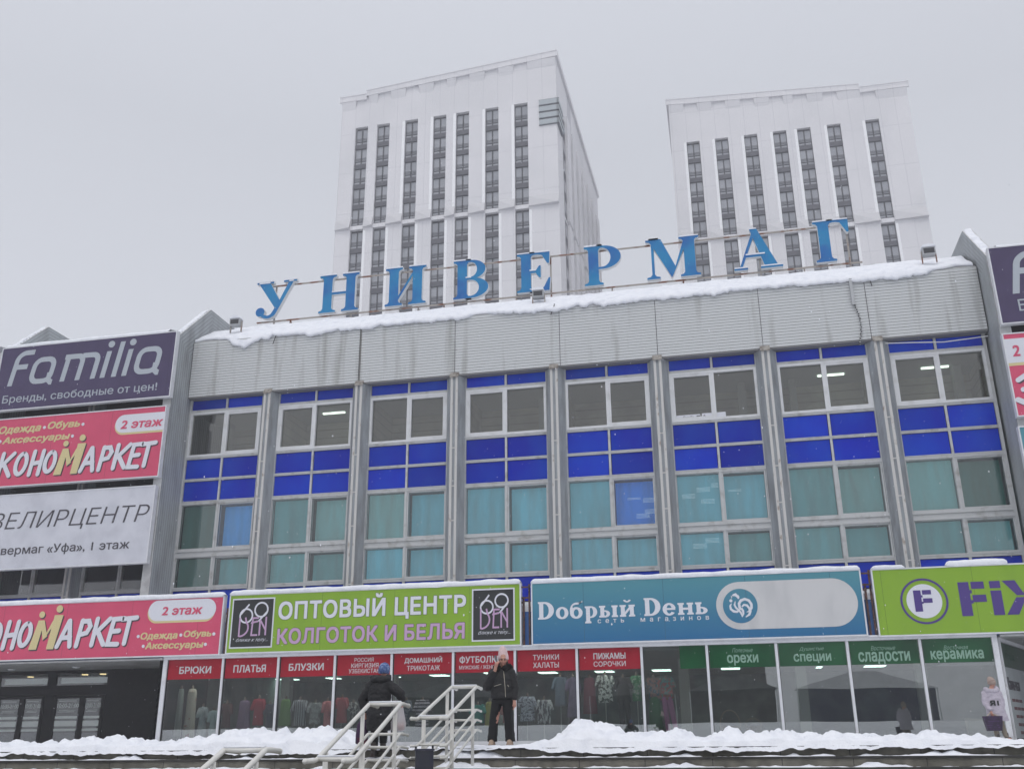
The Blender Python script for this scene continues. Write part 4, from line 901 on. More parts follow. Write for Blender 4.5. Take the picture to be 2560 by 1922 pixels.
GRN = [(8, [], 'plain green strip on the glass beside the floral outfits'), (9, [('орехи', r6, 200, 470, 668, 762, 0), ('Полезные', r6, 243, 420, 612, 648, 1)], 'green banner with pale lettering for nuts, leftmost with words'),
       (10, [('специи', r6, 775, 1100, 660, 742, 0), ('Душистые', r6, 820, 1035, 602, 640, 1)], 'green banner with pale lettering for spices'), (11, [('сладости', r6, 1335, 1782, 642, 748, 0), ('Восточные', r6, 1440, 1652, 592, 630, 1)], 'green banner with pale lettering for sweets'),
       (12, [('керамика', r7, 765, 1145, 808, 892, 0), ('Восточная', r7, 855, 1032, 773, 803, 1)], 'green banner with pale lettering for ceramics, last before the corner')]
for k, lines, lab in GRN:
    a, c = MX[k]+.08, MX[k+1]-.06
    if k == 8: a = at(*r5(1865, 700), YG).x
    t = thing('window_banner', ((a+c)/2, YG, 4.19), lab, 'banner', 'green banners on the shop glass')
    b = MB(); b.box(a, c, YG-.004, YG+.003, 4.19, 4.985); b.build('panel', GR, t)
    for body, q, x0, x1, y0, y1, it in lines:
        tx(t, body, q, x0, y0+2, y1+2, x1, y0-2, y1-2, YG-.0045, GT, bold=-.004 if it else .022, shear=.35 if it else 0, depth=.004)
# wall posters in the right recess
t = thing('wall_poster', (31.6, -2.2, 1.7), 'pale poster headed by a green strip, on the recess wall right of the shop windows', 'poster')
b = MB(); rwbox(b, .16, 4.2, 1.75, 4.05, .004, .02, 0); b.build('panel', mat('poster_paper', (.36, .39, .40), .6, (.30, .33, .34), ns=1), t)
b = MB(); rwbox(b, .16, 4.2, 4.06, 4.84, .004, .024, 0); b.build('heading_strip', mat('dark_green_print', (.005, .04, .016), .5), t)
def rtext(body, s0, s1, z0, z1, o, m, name='lettering', **k):
    mm = text(body, s0, s1, z0, z1, 0, **k); mm.v = [RW(p[0], p[2], o-p[1]) for p in mm.v]; mm.build(name, m, t)
rtext('Феник', .75, 2.2, 4.32, 4.62, .026, mat('faint_print', (.05, .10, .07), .6), bold=.0)
rtext('Шашлычная', .35, 2.3, 3.30, 3.72, .022, INK, shear=.35, bold=-.005)
DR = mat('dark_red_print', (.10, .02, .025), .6)
b = MB()
for k in range(5):
    s0 = .70+.13*k
    for j in range(3): rwbox(b, s0+.62*j*.9, s0+.62*j*.9+.50, 2.92-.26*k, 3.02-.26*k, .021, .024)
b.build('print_lines', DR, t)
# small notice in the sixth window, from inside
p0, p1 = at(*reg(1080, 860, .31646)(1920, 570), .02), at(*reg(1760, 640, .31646)(170, 1225), .02)
t = thing('paper_notice', ((p0.x+p1.x)/2, .02, 14.5), 'white paper strip with grey lettering standing in the sixth white window', 'notice')
b = MB(); b.box(p0.x, p0.x+1.05, .018, .026, 14.49, 14.70); b.box(p0.x+1.12, p1.x, .018, .026, 14.49, 14.72); b.build('sheet', LWHITE, t)
text('Familia', p0.x+.35, p0.x+.8, 14.53, 14.65, .017, depth=.003, bold=.01).build('lettering', INK, t)
b = MB(); disc(b, p0.x+.93, 14.6, .045, .013, .017); disc(b, p0.x+1.0, 14.6, .045, .0125, .017); disc(b, p0.x+1.22, 14.6, .045, .013, .017); b.build('dots_print', INK, t)

# ------------------------------------------------------------------ what hangs in the shop windows
def cloth(name, c, c2=None, pat=None, **k):
    up = lambda q: tuple(min(.8, x*1.6) for x in q) if sum(q) > .1 else q
    c = up(c); c2 = up(c2) if c2 else None
    m = mat(name, c, .85, c2, **k) if c2 else mat(name, c, .85)
    if pat == 'v': stripes(m, lambda op, x, y, z: op('DIVIDE', x, .09), (.05, .05, .07), .3)
    if pat == 'h': stripes(m, lambda op, x, y, z: op('DIVIDE', z, .13), (.05, .045, .08), .42)
    return m
SKINB = mat('dummy_skin', (.22, .17, .14), .6); STAND = mat('stand_white', (.5, .52, .52), .5)
def garment(q, x0, y0, x1, y1, m, label, kind='tee', y=-1.9, stand=False, skirt=None):
    a, c = at(*q(x0, y1), y), at(*q(x1, y0), y); xm = (a.x+c.x)/2; w_ = abs(c.x-a.x)/2; z0, z1 = at(*q((x0+x1)/2, y1), y).z, at(*q((x0+x1)/2, y0), y).z
    z0 = max(z0, 1.75); h = z1-z0
    t = thing('shop_dummy', (xm, y, 1.61), label, 'dummy', 'clothed dummies in the shop windows')
    prof = {'tee': [(0, .30), (.03, .72), (.12, .80), (.3, .72), (.6, .72), (1, .78)], 'dress': [(0, .30), (.03, .7), (.1, .76), (.3, .62), (.45, .66), (1, 1.0)], 'tube': [(0, .55), (.05, .8), (.5, .85), (1, 1)]}[kind]
    rings = []
    ph = rnd.random()*6
    for i in range(13):
        s_ = i/12; rx = lerp_tab(prof, s_)*w_; f = .10*s_
        rings.append([(xm+rx*(1+f*math.cos(7*an+ph))*math.cos(an), y+max(.09, .42*rx)*(1+f*math.sin(6*an+ph))*math.sin(an), z1-h*s_) for an in [2*math.pi*j/28 for j in range(28)]])
    b = MB(); b.loft(rings[::-1])
    if kind in ('tee', 'dress'):
        for sg in (-1, 1): b.cap((xm+sg*w_*.62, y, z1-.09*h), (xm+sg*w_*.95, y-.05, z1-(.38 if kind == 'tee' else .30)*h), .09, .075)
    b.build('garment', m, t, smooth=True)
    b = MB(); b.cap((xm, y, z1-.02), (xm, y, z1+.09), .05, .045); b.build('neck', SKINB, t, smooth=True)
    if skirt:
        bz = at(*q(skirt[1], skirt[2]), y); b = MB(); zt = z0+.06; rg = []
        if skirt[3] == 'skirt': b.loft([[(xm+rx*math.cos(an)*(1+.06*math.cos(8*an)), y+.6*rx*math.sin(an), z) for an in [2*math.pi*j/24 for j in range(24)]] for rx, z in ((w_*.95, max(1.7, bz.z)), (w_*.8, (zt+bz.z)/2), (w_*.62, zt))])
        else:
            for sg in (-1, 1): b.cap((xm+sg*w_*.3, y, zt), (xm+sg*w_*.45+skirt[4], y, max(1.68, bz.z)), w_*.36, w_*.3)
        b.build('lower_garment', skirt[0], t, smooth=True)
    else:
        b = MB(); b.tube([(xm, y, z0+.02), (xm, y, 1.75)], .015, 6)
        for an in (.5, 2.6, 4.7): b.tube([(xm, y, 1.76), (xm+.32*math.cos(an), y+.25*math.sin(an), 1.62)], .012, 5)
        b.build('stand', STAND, t)
C = cloth
garment(r3, 1495, 965, 1600, 1395, C('sheer', (.26, .29, .28), (.2, .23, .22), scale=(3, 1, .3), ns=3), 'sheer pale grey dress leftmost in the shop windows', 'tube')
garment(r3, 1575, 965, 1715, 1390, C('folk', (.40, .36, .31), (.30, .03, .04), ns=5.5, lo=.60, hi=.64), 'cream dress with red flower pattern behind the trousers window', 'tube', y=-2.1)
garment(r3, 1690, 1120, 1800, 1390, C('greyblue', (.20, .24, .27), (.36, .40, .42), ns=4), 'grey blue dress right of the cream flowered one', 'dress')
garment(r3, 1790, 1150, 1885, 1390, C('paleblue', (.24, .32, .34)), 'pale blue dress against the first inner post', 'tee')
garment(r4, -35, 1090, 75, 1300, C('darkred', (.09, .03, .03)), 'dark brown top low behind the dresses window', 'tee')
garment(r4, 105, 1065, 240, 1310, C('lav', (.17, .10, .19), (.13, .08, .15), scale=(5, 1, .4), ns=3), 'lavender pleated dress low behind the dresses window', 'tube')
garment(r4, 232, 1050, 365, 1280, C('redrobe', (.28, .012, .03)), 'red robe behind the dresses window', 'tee')
garment(r4, 345, 1095, 440, 1300, C('navy', (.04, .04, .07)), 'dark navy top beside the red robe', 'tee')
garment(r4, 470, 1055, 590, 1285, C('green', (.10, .21, .06)), 'green dress behind the blouses window', 'tube')
garment(r4, 580, 1060, 730, 1285, C('vstripe', (.24, .25, .28), pat='v'), 'grey vertically striped jacket behind the blouses window', 'tee')
garment(r4, 722, 1085, 850, 1270, C('plaid', (.16, .17, .18), (.28, .3, .31), ns=6), 'grey mottled top right of the striped jacket', 'tee')
garment(r4, 845, 1070, 935, 1300, C('coral', (.38, .12, .13)), 'coral top left of the inner post beside the red one', 'tee')
garment(r4, 955, 1040, 1080, 1260, C('red2', (.26, .03, .04)), 'red top behind the country names window', 'tee')
garment(r4, 1080, 1085, 1150, 1230, C('bw', (.04, .04, .045), (.3, .3, .3), ns=8, lo=.5, hi=.55), 'small black and white top left of the dark coated walker', 'tee')
garment(r4, 1525, 1065, 1620, 1290, C('navych', (.05, .06, .10), (.18, .2, .24), ns=9, lo=.5, hi=.55), 'navy checked top right of the white carrier bag', 'tee')
garment(r4, 1640, 1060, 1785, 1290, C('hstripe', (.36, .33, .38), pat='h'), 'grey and navy horizontally striped top under the knitwear banner', 'tee')
garment(r5, 55, 1105, 185, 1260, C('teal', (.03, .22, .19)), 'teal top behind the snowy railing', 'tee')
garment(r5, 180, 1075, 265, 1290, C('olive', (.24, .23, .06)), 'yellow olive dress left of the pink hatted woman', 'tube')
garment(r5, 330, 1120, 385, 1260, C('brick', (.20, .06, .06)), 'brick red top between the legs of the pink hatted woman', 'tee')
garment(r5, 470, 1030, 625, 1245, C('spot', (.33, .35, .42), (.08, .09, .14), ns=14, lo=.52, hi=.58), 'white and blue speckled top right of the pink hatted woman', 'tee')
garment(r5, 620, 1060, 765, 1265, C('zebra', (.42, .43, .46), (.06, .06, .08), scale=(3, 1, .8), ns=5, lo=.49, hi=.53), 'zebra patterned top under the tunics banner', 'tee')
garment(r5, 770, 860, 900, 1115, C('bluegrey', (.08, .11, .15)), 'blue grey top under the tunics banner', 'tee', y=-1.4)
garment(r5, 890, 865, 1000, 1210, C('purple', (.13, .10, .18), (.09, .07, .13), ns=5), 'purple coat beside the sixth inner post', 'dress', y=-1.7, skirt=(C('darkleg', (.05, .03, .05)), 930, 1290, 'legs', 0))
garment(r5, 1030, 870, 1140, 1180, C('wine', (.14, .03, .05)), 'wine red gown deep behind the pyjamas window', 'tube', y=-1.0)
garment(r5, 1145, 845, 1295, 1085, C('leaf', (.40, .42, .41), (.05, .06, .06), ns=8, lo=.5, hi=.55), 'white blouse with black leaf pattern behind the pyjamas window', 'tee')
garment(r5, 1310, 870, 1445, 1080, C('blackc', (.012, .012, .013)), 'black jacket and trousers on a standing dummy behind the pyjamas window', 'tee', y=-2.0, skirt=(C('blacktr', (.02, .02, .022)), 1400, 1290, 'legs', .05))
garment(r5, 1448, 850, 1540, 1070, C('gpat', (.05, .20, .09), (.25, .33, .26), ns=8, lo=.5, hi=.56), 'green patterned blouse left of the plain pane', 'tee')
garment(r5, 1585, 870, 1700, 1050, C('floral', (.28, .16, .15), (.06, .12, .16), ns=9, lo=.48, hi=.55), 'floral blouse over a green skirt', 'tee', y=-1.6, skirt=(C('gskirt', (.03, .16, .06)), 1650, 1310, 'skirt', 0))
garment(r5, 1685, 870, 1815, 1060, C('floral2', (.36, .10, .10), (.12, .25, .25), ns=9, lo=.48, hi=.55), 'floral blouse over pink trousers', 'tee', y=-2.0, skirt=(C('pinktr', (.38, .14, .30)), 1800, 1320, 'legs', .12))
# wicker baskets and a box low in the right windows
for q, u, v, r_, lab in ((r6, 225, 1260, .36, 'wicker basket with a tall handle behind the nuts window'), (r6, 430, 1310, .28, 'low round wicker basket behind the nuts window')):
    p = at(*q(u, v), -1.9); t = thing('wicker_basket', (p.x, -1.9, 1.61), lab, 'basket', 'baskets in the shop window')
    b = MB(); b.loft([[(p.x+a_*math.cos(an), -1.9+a_*math.sin(an), z) for an in [2*math.pi*j/20 for j in range(20)]] for a_, z in ((r_*.8, 1.62), (r_, 2.0), (r_*1.02, 2.25), (r_*.9, 2.24), (r_*.85, 1.9))]); b.build('body', mat('wicker', (.20, .16, .12), .8, (.12, .09, .07), ns=12), t)
    b = MB(); b.tube([(p.x+r_*math.cos(R(a_)), -1.9, 2.24+(.55 if r_ > .3 else .25)*math.sin(R(a_))) for a_ in range(0, 181, 15)], .02, 6); b.build('handle', mat('wicker_handle', (.3, .25, .2), .8), t)
p = at(2443, 1818, -2.3); b = MB(); b.prism([(p.x-.28, 1.64), (p.x+.26, 1.64), (p.x+.24, 2.35), (p.x-.33, 2.42)], -2.5, -2.1, 'y'); tag(b.build('cardboard_box', mat('cardboard', (.42, .40, .33), .8)), 'cream box standing behind the last shop window', 'box')

# ------------------------------------------------------------------ the two residential towers
TW = mat('tower_panel', (.74, .73, .745), .7, (.69, .685, .70), ns=.15); TJ = mat('tower_white_jamb', (.90, .90, .91), .6); TD = mat('tower_dark_panel', (.115, .115, .13), .7, spec=.2)
TF = mat('tower_frame', (.09, .09, .10), .6, spec=.2); TG = mat('tower_pane', (.36, .37, .40), .12, (.28, .29, .32), ns=.3, spec=.8); TS = mat('tower_grey_band', (.60, .595, .61), .7)  # pale pane colour stands in for the sky mirrored in the glass
stripes(TW, lambda op, x, y, z: op('DIVIDE', z, 6.3), (.5, .495, .52), .006)
stripes(TW, lambda op, x, y, z: op('DIVIDE', op('ADD', x, 200), 2.05), (.54, .535, .56), .02)
WPROTO = []
def tower(name, loc, rz, W_, cols, tops_u, tops_l, zr, zl, step, label, side, emblem):
    """local x to the right along the front, y into the depth"""
    t = thing(name, loc, label, 'tower', 'white residential towers', rz)
    zt = lambda x: (zl-.55 if x < step else zl+(zr-zl)*(x-step)/(W_-step))
    zt2 = lambda x: (zl-.55 if x > W_-step else zl+(zr-zl)*((W_-step)-x)/(W_-step))
    top = zt if side > 0 else zt2
    xs = sorted({0, W_, step if side > 0 else W_-step})
    PW = 1.84; wh = 2.45; cols = [c-.08 for c in cols]
    def roofpoly(x0, x1, z0): 
        brk = step if side > 0 else W_-step
        e = 1e-4; P = [(x0, z0), (x1, z0), (x1, top(x1-e))]
        if x0 < brk < x1: P += [(brk, top(brk+e)), (brk, top(brk-e))]
        return P+[(x0, top(x0+e))]
    b = MB(); b.prism(roofpoly(0, W_, 0), .65, 38, 'y'); b.build('wall', TW, t, local=True)
    # piers and head band of the front skin
    b = MB(); edge = [0]+[v for c in cols for v in (c, c+PW)]+[W_]
    mid0, mid1 = tops_l[0]+.25, tops_u[-1]-wh-.25
    for k in range(0, len(edge), 2):
        b.box(edge[k], edge[k+1], 0, .648, 20, mid0-.0); b.box(edge[k]+.0, edge[k+1], -.0, .648, mid1, tops_u[0]+.2)
    b.box(0, W_, 0, .648, mid0, mid1)
    b.prism(roofpoly(0, W_, tops_u[0]+.2), 0, .648, 'y')
    b.build('front_skin', TW, t, local=True)
    b = MB()
    for k in range(0, len(edge), 2):                        # folded foot of every upper pier, flaring forward over the lower ones
        a, c = edge[k], edge[k+1]; m = (a+c)/2
        for (p, q) in ((a, c),):
            b.add([(p, 0, mid1+1.1), (q, 0, mid1+1.1), (q, -.55, mid0+.15), (p, -.25, mid0+.15), (p, 0, mid0+.1), (q, 0, mid0+.1)], [(0, 3, 2, 1), (3, 4, 5, 2), (0, 4, 3), (1, 2, 5)])
            b.build('folded_facet', TS, t, local=True); b = MB()
            zz = top(m)-.75; k2 = max(-.26, -.26)
            b.add([(p+.15, 0, zz-1.3), (q-.15, 0, zz-1.3), (q, k2, zz-.02), (p, k2, zz-.02), (p, 0, zz-.02), (q, 0, zz-.02)], [(0, 1, 2, 3), (3, 2, 5, 4), (0, 3, 4), (1, 5, 2)])
            b.build('folded_facet', TW, t, local=True); b = MB()
    brk = step if side > 0 else W_-step
    b = MB()
    for x0, x1 in ((-.3, brk), (brk, W_+.3)):
        e = 1e-3; za, zb = top(max(0, x0)+e), top(min(W_, x1)-e)
        b.prism([(x0, za-.75), (x1, zb-.75), (x1, zb+.06), (x0, za+.06)], -.3, -.002, 'y')
        b.prism([(x0-.05, za+.062), (x1, zb+.062), (x1, zb+.2), (x0-.05, za+.2)], -.36, 1, 'y')
    b.build('cornice', TW, t, local=True)
    if True:
        b = MB(); x0, x1 = (W_+.002, W_+.3) if side > 0 else (-.3, -.002)
        za = top(W_-.01) if side > 0 else top(.01)
        b.box(x0, x1, 0, 38, za-.75, za+.06); b.build('side_cornice', TW, t, local=True)
    for k, c in enumerate(cols):
        for z0, z1 in ((20, mid0), (mid1, tops_u[0]+.2)):
            b = MB(); b.box(c, c+PW, .52, .64, z0, z1); b.build('dark_strip', TD, t, local=True)
        if not (side > 0 and k < 2):
            b = MB(); b.box(c-.38, c-.003, -.02, .51, mid1+.1, tops_u[0]+.15); b.build('white_jamb', TJ, t, local=True)
        b = MB(); b.box(c+PW+.003, c+PW+.36, -.02, .51, 20, mid0-.3); b.build('white_jamb', TJ, t, local=True)
        for z in tops_u+tops_l:
            b = MB(); b.box(c-.06 if z != tops_u[0] else c, c+PW-.003, .25, .518, z-wh-.70, z-wh-.03); b.build('sill_panel', TD, t, local=True)
    for z in tops_u+tops_l:
        for c in cols:
            if not WPROTO:
                b = MB(); e = .07
                b.box(0, PW, .38, .5, -wh, -wh+e); b.box(0, PW, .38, .5, -e, 0); b.box(0, e, .38, .5, -wh+e, -e); b.box(PW-e, PW, .38, .5, -wh+e, -e); b.box(PW/2-.09, PW/2+.09, .38, .5, -wh+e, -e); b.box(e, PW/2-.09, .38, .5, -wh+.42, -wh+.52); b.box(PW/2+.09, PW-e, .38, .5, -wh+.42, -wh+.52)
                for q in (.66, .80, .94): b.box(e, PW-e, .345, .37, -wh+q, -wh+q+.035)
                o = b.build('window', TF, t, local=True)
                g = MB(); g.box(e, PW-e, .44, .46, -wh+e, -e); p = g.build('pane', TG, o, local=True); WPROTO.extend([o, p])
            else:
                o = WPROTO[0].copy(); COL.objects.link(o); o.parent = t; p = WPROTO[1].copy(); COL.objects.link(p); p.parent = o
            o.location = (c, .0, z)
    if side > 0:
        for y in (4.0, 8.4, 12.9, 17.6, 22.3, 27.0, 32):
            for z0, z1 in ((45, mid0), (mid1, tops_u[0]+.2)):
                b = MB(); b.box(W_+.004, W_+.02, y, y+1.7, z0, z1); o = b.build('side_window_strip', TD, t, local=True)
                b = MB(); z = z1-2.2
                while z > z0: b.box(W_+.0205, W_+.03, y+.15, y+1.55, z, z+1.7); z -= 3.15
                b.build('pane_row', TG, o, local=True)
            b = MB(); b.box(W_+.004, W_+.42, y+1.72, y+4.2, 20, mid0); b.box(W_+.004, W_+.42, y+1.72, y+4.2, mid1, tops_u[0]+1.2); b.build('side_pier', TW, t, local=True)
    if emblem:
        EM = mat('emblem_panel', (.40, .44, .46), .5); EDK = mat('emblem_edge', (.16, .17, .19), .6)
        b = MB()
        for k in range(4):
            z = 78.95+1.03*k
            b.box(W_-2.35, W_+.30, -.20, -.004, z, z+.72); b.box(W_+.004, W_+.30, -.2, 3.0+1.3*(k == 1), z, z+.72)
            b.box(W_-2.40, W_+.34, -.16, -.004, z-.10, z-.005, 1); b.box(W_-2.40, W_+.34, -.16, -.004, z+.725, z+.80, 1); b.box(W_+.004, W_+.34, -.16, 3.2, z-.1, z-.005, 1)
        b.build('emblem', [EM, EDK], t, local=True)
    return t
W1 = 30.7
cols1 = [2.26, 5.46, 9.55, 13.62, 16.85, 20.95, 24.98]
an = R(-.75); c1 = Vector((4.89, 69.576, 0))
tower('residential_tower', (c1.x-W1*math.cos(an), c1.y-W1*math.sin(an), 0), an, W1, cols1, [82.65-3.16*k for k in range(5)], [66.5-3.1*k for k in range(6)], 90.25, 88.5, 3.7,
      'tall white tower left of centre, with a bar emblem at its corner', 1, True)
p2 = at(1670.06, 254.4, CAM.y+125); KS = 1.136
cols2 = [x*KS for x in (2.0, 5.54, 9.11, 12.64, 15.55, 19.13, 23.66)]
zz = lambda z: (z-1.6)*KS+1.6
tower('residential_tower', (p2.x, p2.y, 0), R(.5), 28.96*KS, cols2, [zz(73.3)-3.17*k for k in range(5)], [zz(59.0)-3.15*k for k in range(5)], zz(79.91), zz(78.55), 5.52*KS,
      'white tower on the right, behind the last letters of the roof sign', -1, False)

# ------------------------------------------------------------------ stair rails and litter bin
def handrail(y0, zt, y1, zb, x0, zg0, zg1, label):
    """pair of pipe railings joined across, descending toward the square"""
    t = thing('handrail', (x0, (y0+y1)/2, zg1), label, 'railing', 'white pipe handrails on the steps')
    hw = .22; xo = .16
    for i, sx in enumerate((-1, 1)):
        fx = lambda y: x0+sx*hw+xo*(y0-y)/(y0-y1)
        b = MB()
        for k, (dz, r) in enumerate(((0, .027), (-.37, .0185), (-.53, .0185), (-.69, .0185))):
            b.tube([(fx(y0), y0+.32, zt+dz-.015), (fx(y0), y0+.1, zt+dz), (fx(y0), y0, zt+dz), (fx(y1), y1, zb+dz), (fx(y1), y1-.1, zb+dz-.02), (fx(y1), y1-.34, zb+dz-.02)], r, 8)
            for yy, z_ in ((y0+.32, zt+dz-.015), (y1-.34, zb+dz-.02)): b.ball((fx(min(y0, max(y1, yy))), yy, z_), r*1.15, nu=8, nv=5)
        b.build('side_rail', RAILM, t, smooth=True)
        for f, rr in ((.14, .028), (.86, .032)):
            y = y0+(y1-y0)*f; z = zt+(zb-zt)*f; g = zg0+(zg1-zg0)*f
            b = MB(); b.tube([(fx(y), y, g-.25), (fx(y), y, z-.02)], rr, 8); b.build('post', RAILM, t, smooth=True)
    for dz, r in ((0, .027), (-.37, .0185), (-.53, .0185), (-.69, .0185)):
        for y, z, s_ in ((y0, zt, 0), (y1, zb, xo)):
            b = MB(); b.tube([(x0+s_-hw, y, z+dz), (x0+s_, y, z+dz-.004), (x0+s_+hw, y, z+dz)], r*.97, 8); b.build('cross_bar', RAILM, t, smooth=True)
    b = MB()
    for y, z, s_ in ((y0, zt, 0), (y1, zb, xo)):
        b.loft([[(x0+s_-hw+2*hw*k/8, y+.02*math.cos(a), z+.028+.012*math.sin(a)) for a in [2*math.pi*j/6 for j in range(6)]] for k in range(9)])
    b.build('snow_cap', SNOW, t, smooth=True)
handrail(-23.42, 2.56, -25.72, 2.01, 17.98, 1.58, 1.10, 'white pipe handrail highest on the steps, just left of the pink hatted woman')
handrail(-27.42, 2.14, -29.42, 1.49, 17.99, 1.10, .60, 'white pipe handrail in the middle, in front of the dark coated walker')
handrail(-30.92, 1.59, -32.6, 1.0, 17.80, .60, .05, 'white pipe handrail lowest on the steps, cut by the bottom edge of the photo')
p0, p1 = at(1037, 1871, -26.1), at(1085, 1871, -26.1)
t = thing('litter_bin', ((p0.x+p1.x)/2, -26.1, 1.10), 'dark navy square litter bin between two white handrails', 'bin')
b = MB(); xm, hw = (p0.x+p1.x)/2, .125
rot = lambda dx, dy: (xm+dx*math.cos(R(20))-dy*math.sin(R(20)), -26.1+dx*math.sin(R(20))+dy*math.cos(R(20)))
b.prism([rot(*q) for q in ((-hw, -hw), (hw, -hw), (hw, hw), (-hw, hw))], 1.12, 1.56, 'z'); b.build('body', mat('bin_paint', (.022, .025, .045), .4, (.035, .037, .05), ns=6), t)
b = MB(); b.prism([rot(*q) for q in ((-hw-.012, -hw-.012), (hw+.012, -hw-.012), (hw+.012, hw+.012), (-hw-.012, hw+.012), )], 1.561, 1.585, 'z'); b.build('rim', mat('bin_rim', (.03, .03, .06), .5), t)
b = MB(); q = rot(hw, hw); b.box(q[0]-.012, q[0]+.012, q[1]-.012, q[1]+.012, 1.586, 1.63); q = rot(-hw, -hw); b.box(q[0]-.012, q[0]+.012, q[1]-.012, q[1]+.012, 1.586, 1.615); b.build('lug', DARKM, t)

# ------------------------------------------------------------------ people
SK = mat('skin', (.50, .27, .20), .55, (.46, .22, .17), ns=9); HAIR = mat('hair', (.05, .03, .02), .6)
DRK = mat('dark_jacket', (.008, .008, .009), .65, (.018, .018, .02), ns=16, lo=.5, hi=.75, bump=.4, bscale=60); FUR = mat('black_fur', (.008, .008, .009), .95, bump=1, bscale=160)
TRO = mat('black_trousers', (.006, .006, .007), .85); COATM = mat('dark_coat', (.010, .010, .012), .75, (.022, .021, .023), ns=14, lo=.5, hi=.8, bump=.5, bscale=25)
def figure(loc, label, rz=0.):
    t = thing('person', loc, label, 'person', None, rz); return t
def hand(mb, wrist, d, n, L=.175, curl=.5, thumb=1):
    """palm, four unequal bent fingers and a thumb; d along the hand, n the palm's normal"""
    w_, d, n = Vector(wrist), Vector(d).normalized(), Vector(n).normalized(); s = d.cross(n)
    mb.cap(w_-d*.03, w_+d*.075, .027, .036, n=10)
    for k in range(4):
        b0 = w_+d*.085+s*(.024-.016*k); l = L*(.24, .27, .25, .20)[k]
        d2 = (d*math.cos(curl*.6)+n*math.sin(curl*.6)); d3 = (d*math.cos(curl*1.6)+n*math.sin(curl*1.6))
        mb.cap(b0-d*.02, b0+d2*l*.8, .010, .009, n=7); mb.cap(b0+d2*l*.8, b0+d2*l*.8+d3*l*.75, .009, .0075, n=7)
    b0 = w_+d*.03+s*.028*thumb; mb.cap(b0, b0+(d*.6+s*.7*thumb+n*.3).normalized()*.045, .012, .010, n=7); mb.cap(b0+(d*.6+s*.7*thumb+n*.3).normalized()*.045, b0+(d*.9+s*.5*thumb+n*.5).normalized()*.075, .010, .008, n=7)
def head(mb, c, yaw, pitch, s=1.):
    Rm = Matrix.Rotation(yaw, 3, 'Z') @ Matrix.Rotation(pitch, 3, 'X'); c = Vector(c)
    g = lambda x, y, z: c+Rm @ Vector((x, y, z))*s
    def el(cx, cy, cz, rx, ry, rz):
        q = MB(); q.ball((0, 0, 0), (rx, ry, rz), nu=16, nv=12); q.v = [tuple(g(p[0]+cx, p[1]+cy, p[2]+cz)) for p in q.v]; mb.join(q)
    el(0, .012, .03, .076, .092, .095); el(0, -.012, -.045, .060, .072, .075); el(0, -.055, -.085, .032, .030, .028)       # skull, face, chin
    el(0, -.087, -.012, .012, .020, .028); el(0, -.096, -.027, .016, .014, .012); el(.038, -.058, -.03, .026, .024, .026); el(-.038, -.058, -.03, .026, .024, .026)
    el(0, -.078, -.062, .024, .012, .009); el(.074, .01, -.015, .012, .022, .032); el(-.074, .01, -.015, .012, .022, .032); el(0, -.07, .03, .052, .022, .014)
    return g
def lofted(rings, n=20):
    """rings: (cx, cy, z, rx, ry)"""
    b = MB(); b.loft([[(cx+rx*math.cos(a), cy+ry*math.sin(a), z) for a in [2*math.pi*j/n for j in range(n)]] for cx, cy, z, rx, ry in rings]); return b
def wrinkle(mb, amp, sc_):
    mb.v = [(p[0]+amp*fbm(p[0]*sc_, p[1]*sc_, p[2]*sc_*1.6), p[1]+amp*fbm(p[0]*sc_+9, p[1]*sc_, p[2]*sc_*1.6), p[2]) for p in mb.v]; return mb

# --- woman on the phone, pink hat
t = figure((18.32, -22.0, 1.635), 'woman in pink knit hat and black jacket phoning at the top of the steps')
fl = dict(local=True, smooth=True)
LFx, RFx = -.185, .145
b = MB()
b.join(lofted([(0, 0, .74, .15, .10), (0, 0, .86, .165, .115), (0, .0, 1.0, .135, .10), (0, 0, 1.2, .17, .105), (.0, .0, 1.29, .15, .08), (.01, .0, 1.34, .055, .055), (.015, -.01, 1.42, .05, .05)]))
g = head(b, (.025, -.03, 1.475), R(16), R(10), .98)
b.cap((-.17, 0, 1.24), (-.27, -.05, 1.0), .055, .045); b.cap((-.27, -.05, 1.0), (-.085, -.16, 1.30), .044, .03)
b.cap((.17, 0, 1.24), (.235, .0, .98), .055, .045); b.cap((.235, 0, .98), (.235, -.04, .76), .043, .03)
b.cap((-.08, 0, .78), (-.12, -.02, .44), .085, .06); b.cap((-.12, -.02, .44), (LFx, 0, .08), .058, .04); b.cap((.08, 0, .78), (.11, -.02, .44), .085, .06); b.cap((.11, -.02, .44), (RFx, 0, .08), .058, .04)
for fx in (LFx, RFx): b.cap((fx, .03, .045), (fx, -.11, .04), .04, .032)
hand(b, (-.088, -.165, 1.315), (.30, .0, 1), (.6, .75, -.1), curl=.75, thumb=1); hand(b, (.235, -.042, .74), (.05, -.1, -1), (-1, -.15, 0), curl=.45, thumb=-1)
remesh(b, .0072, 3).build('body', SK, t, **fl)
for sx in (-1, 1):
    b = MB(); b.ball(g(sx*.031, -.077, .0), (.011, .008, .005), nu=8, nv=6); b.build('eye', mat('eye', (.03, .02, .02), .3), t, **fl)
    b = MB(); b.tube([g(sx*.015, -.087, .018), g(sx*.032, -.084, .024), g(sx*.05, -.07, .018)], .004, 5); b.build('eyebrow', HAIR, t, **fl)
b = MB(); b.tube([g(-.024, -.084, -.062), g(0, -.092, -.060), g(.024, -.084, -.062)], .0055, 6); b.build('mouth', mat('lips', (.38, .12, .11), .5), t, **fl)
b = MB(); b.join(lofted([(.02, .045, 1.30, .09, .05), (.022, .04, 1.40, .085, .06), (.025, .03, 1.50, .08, .085)])); remesh(b, .012, 4).build('hair', HAIR, t, **fl)
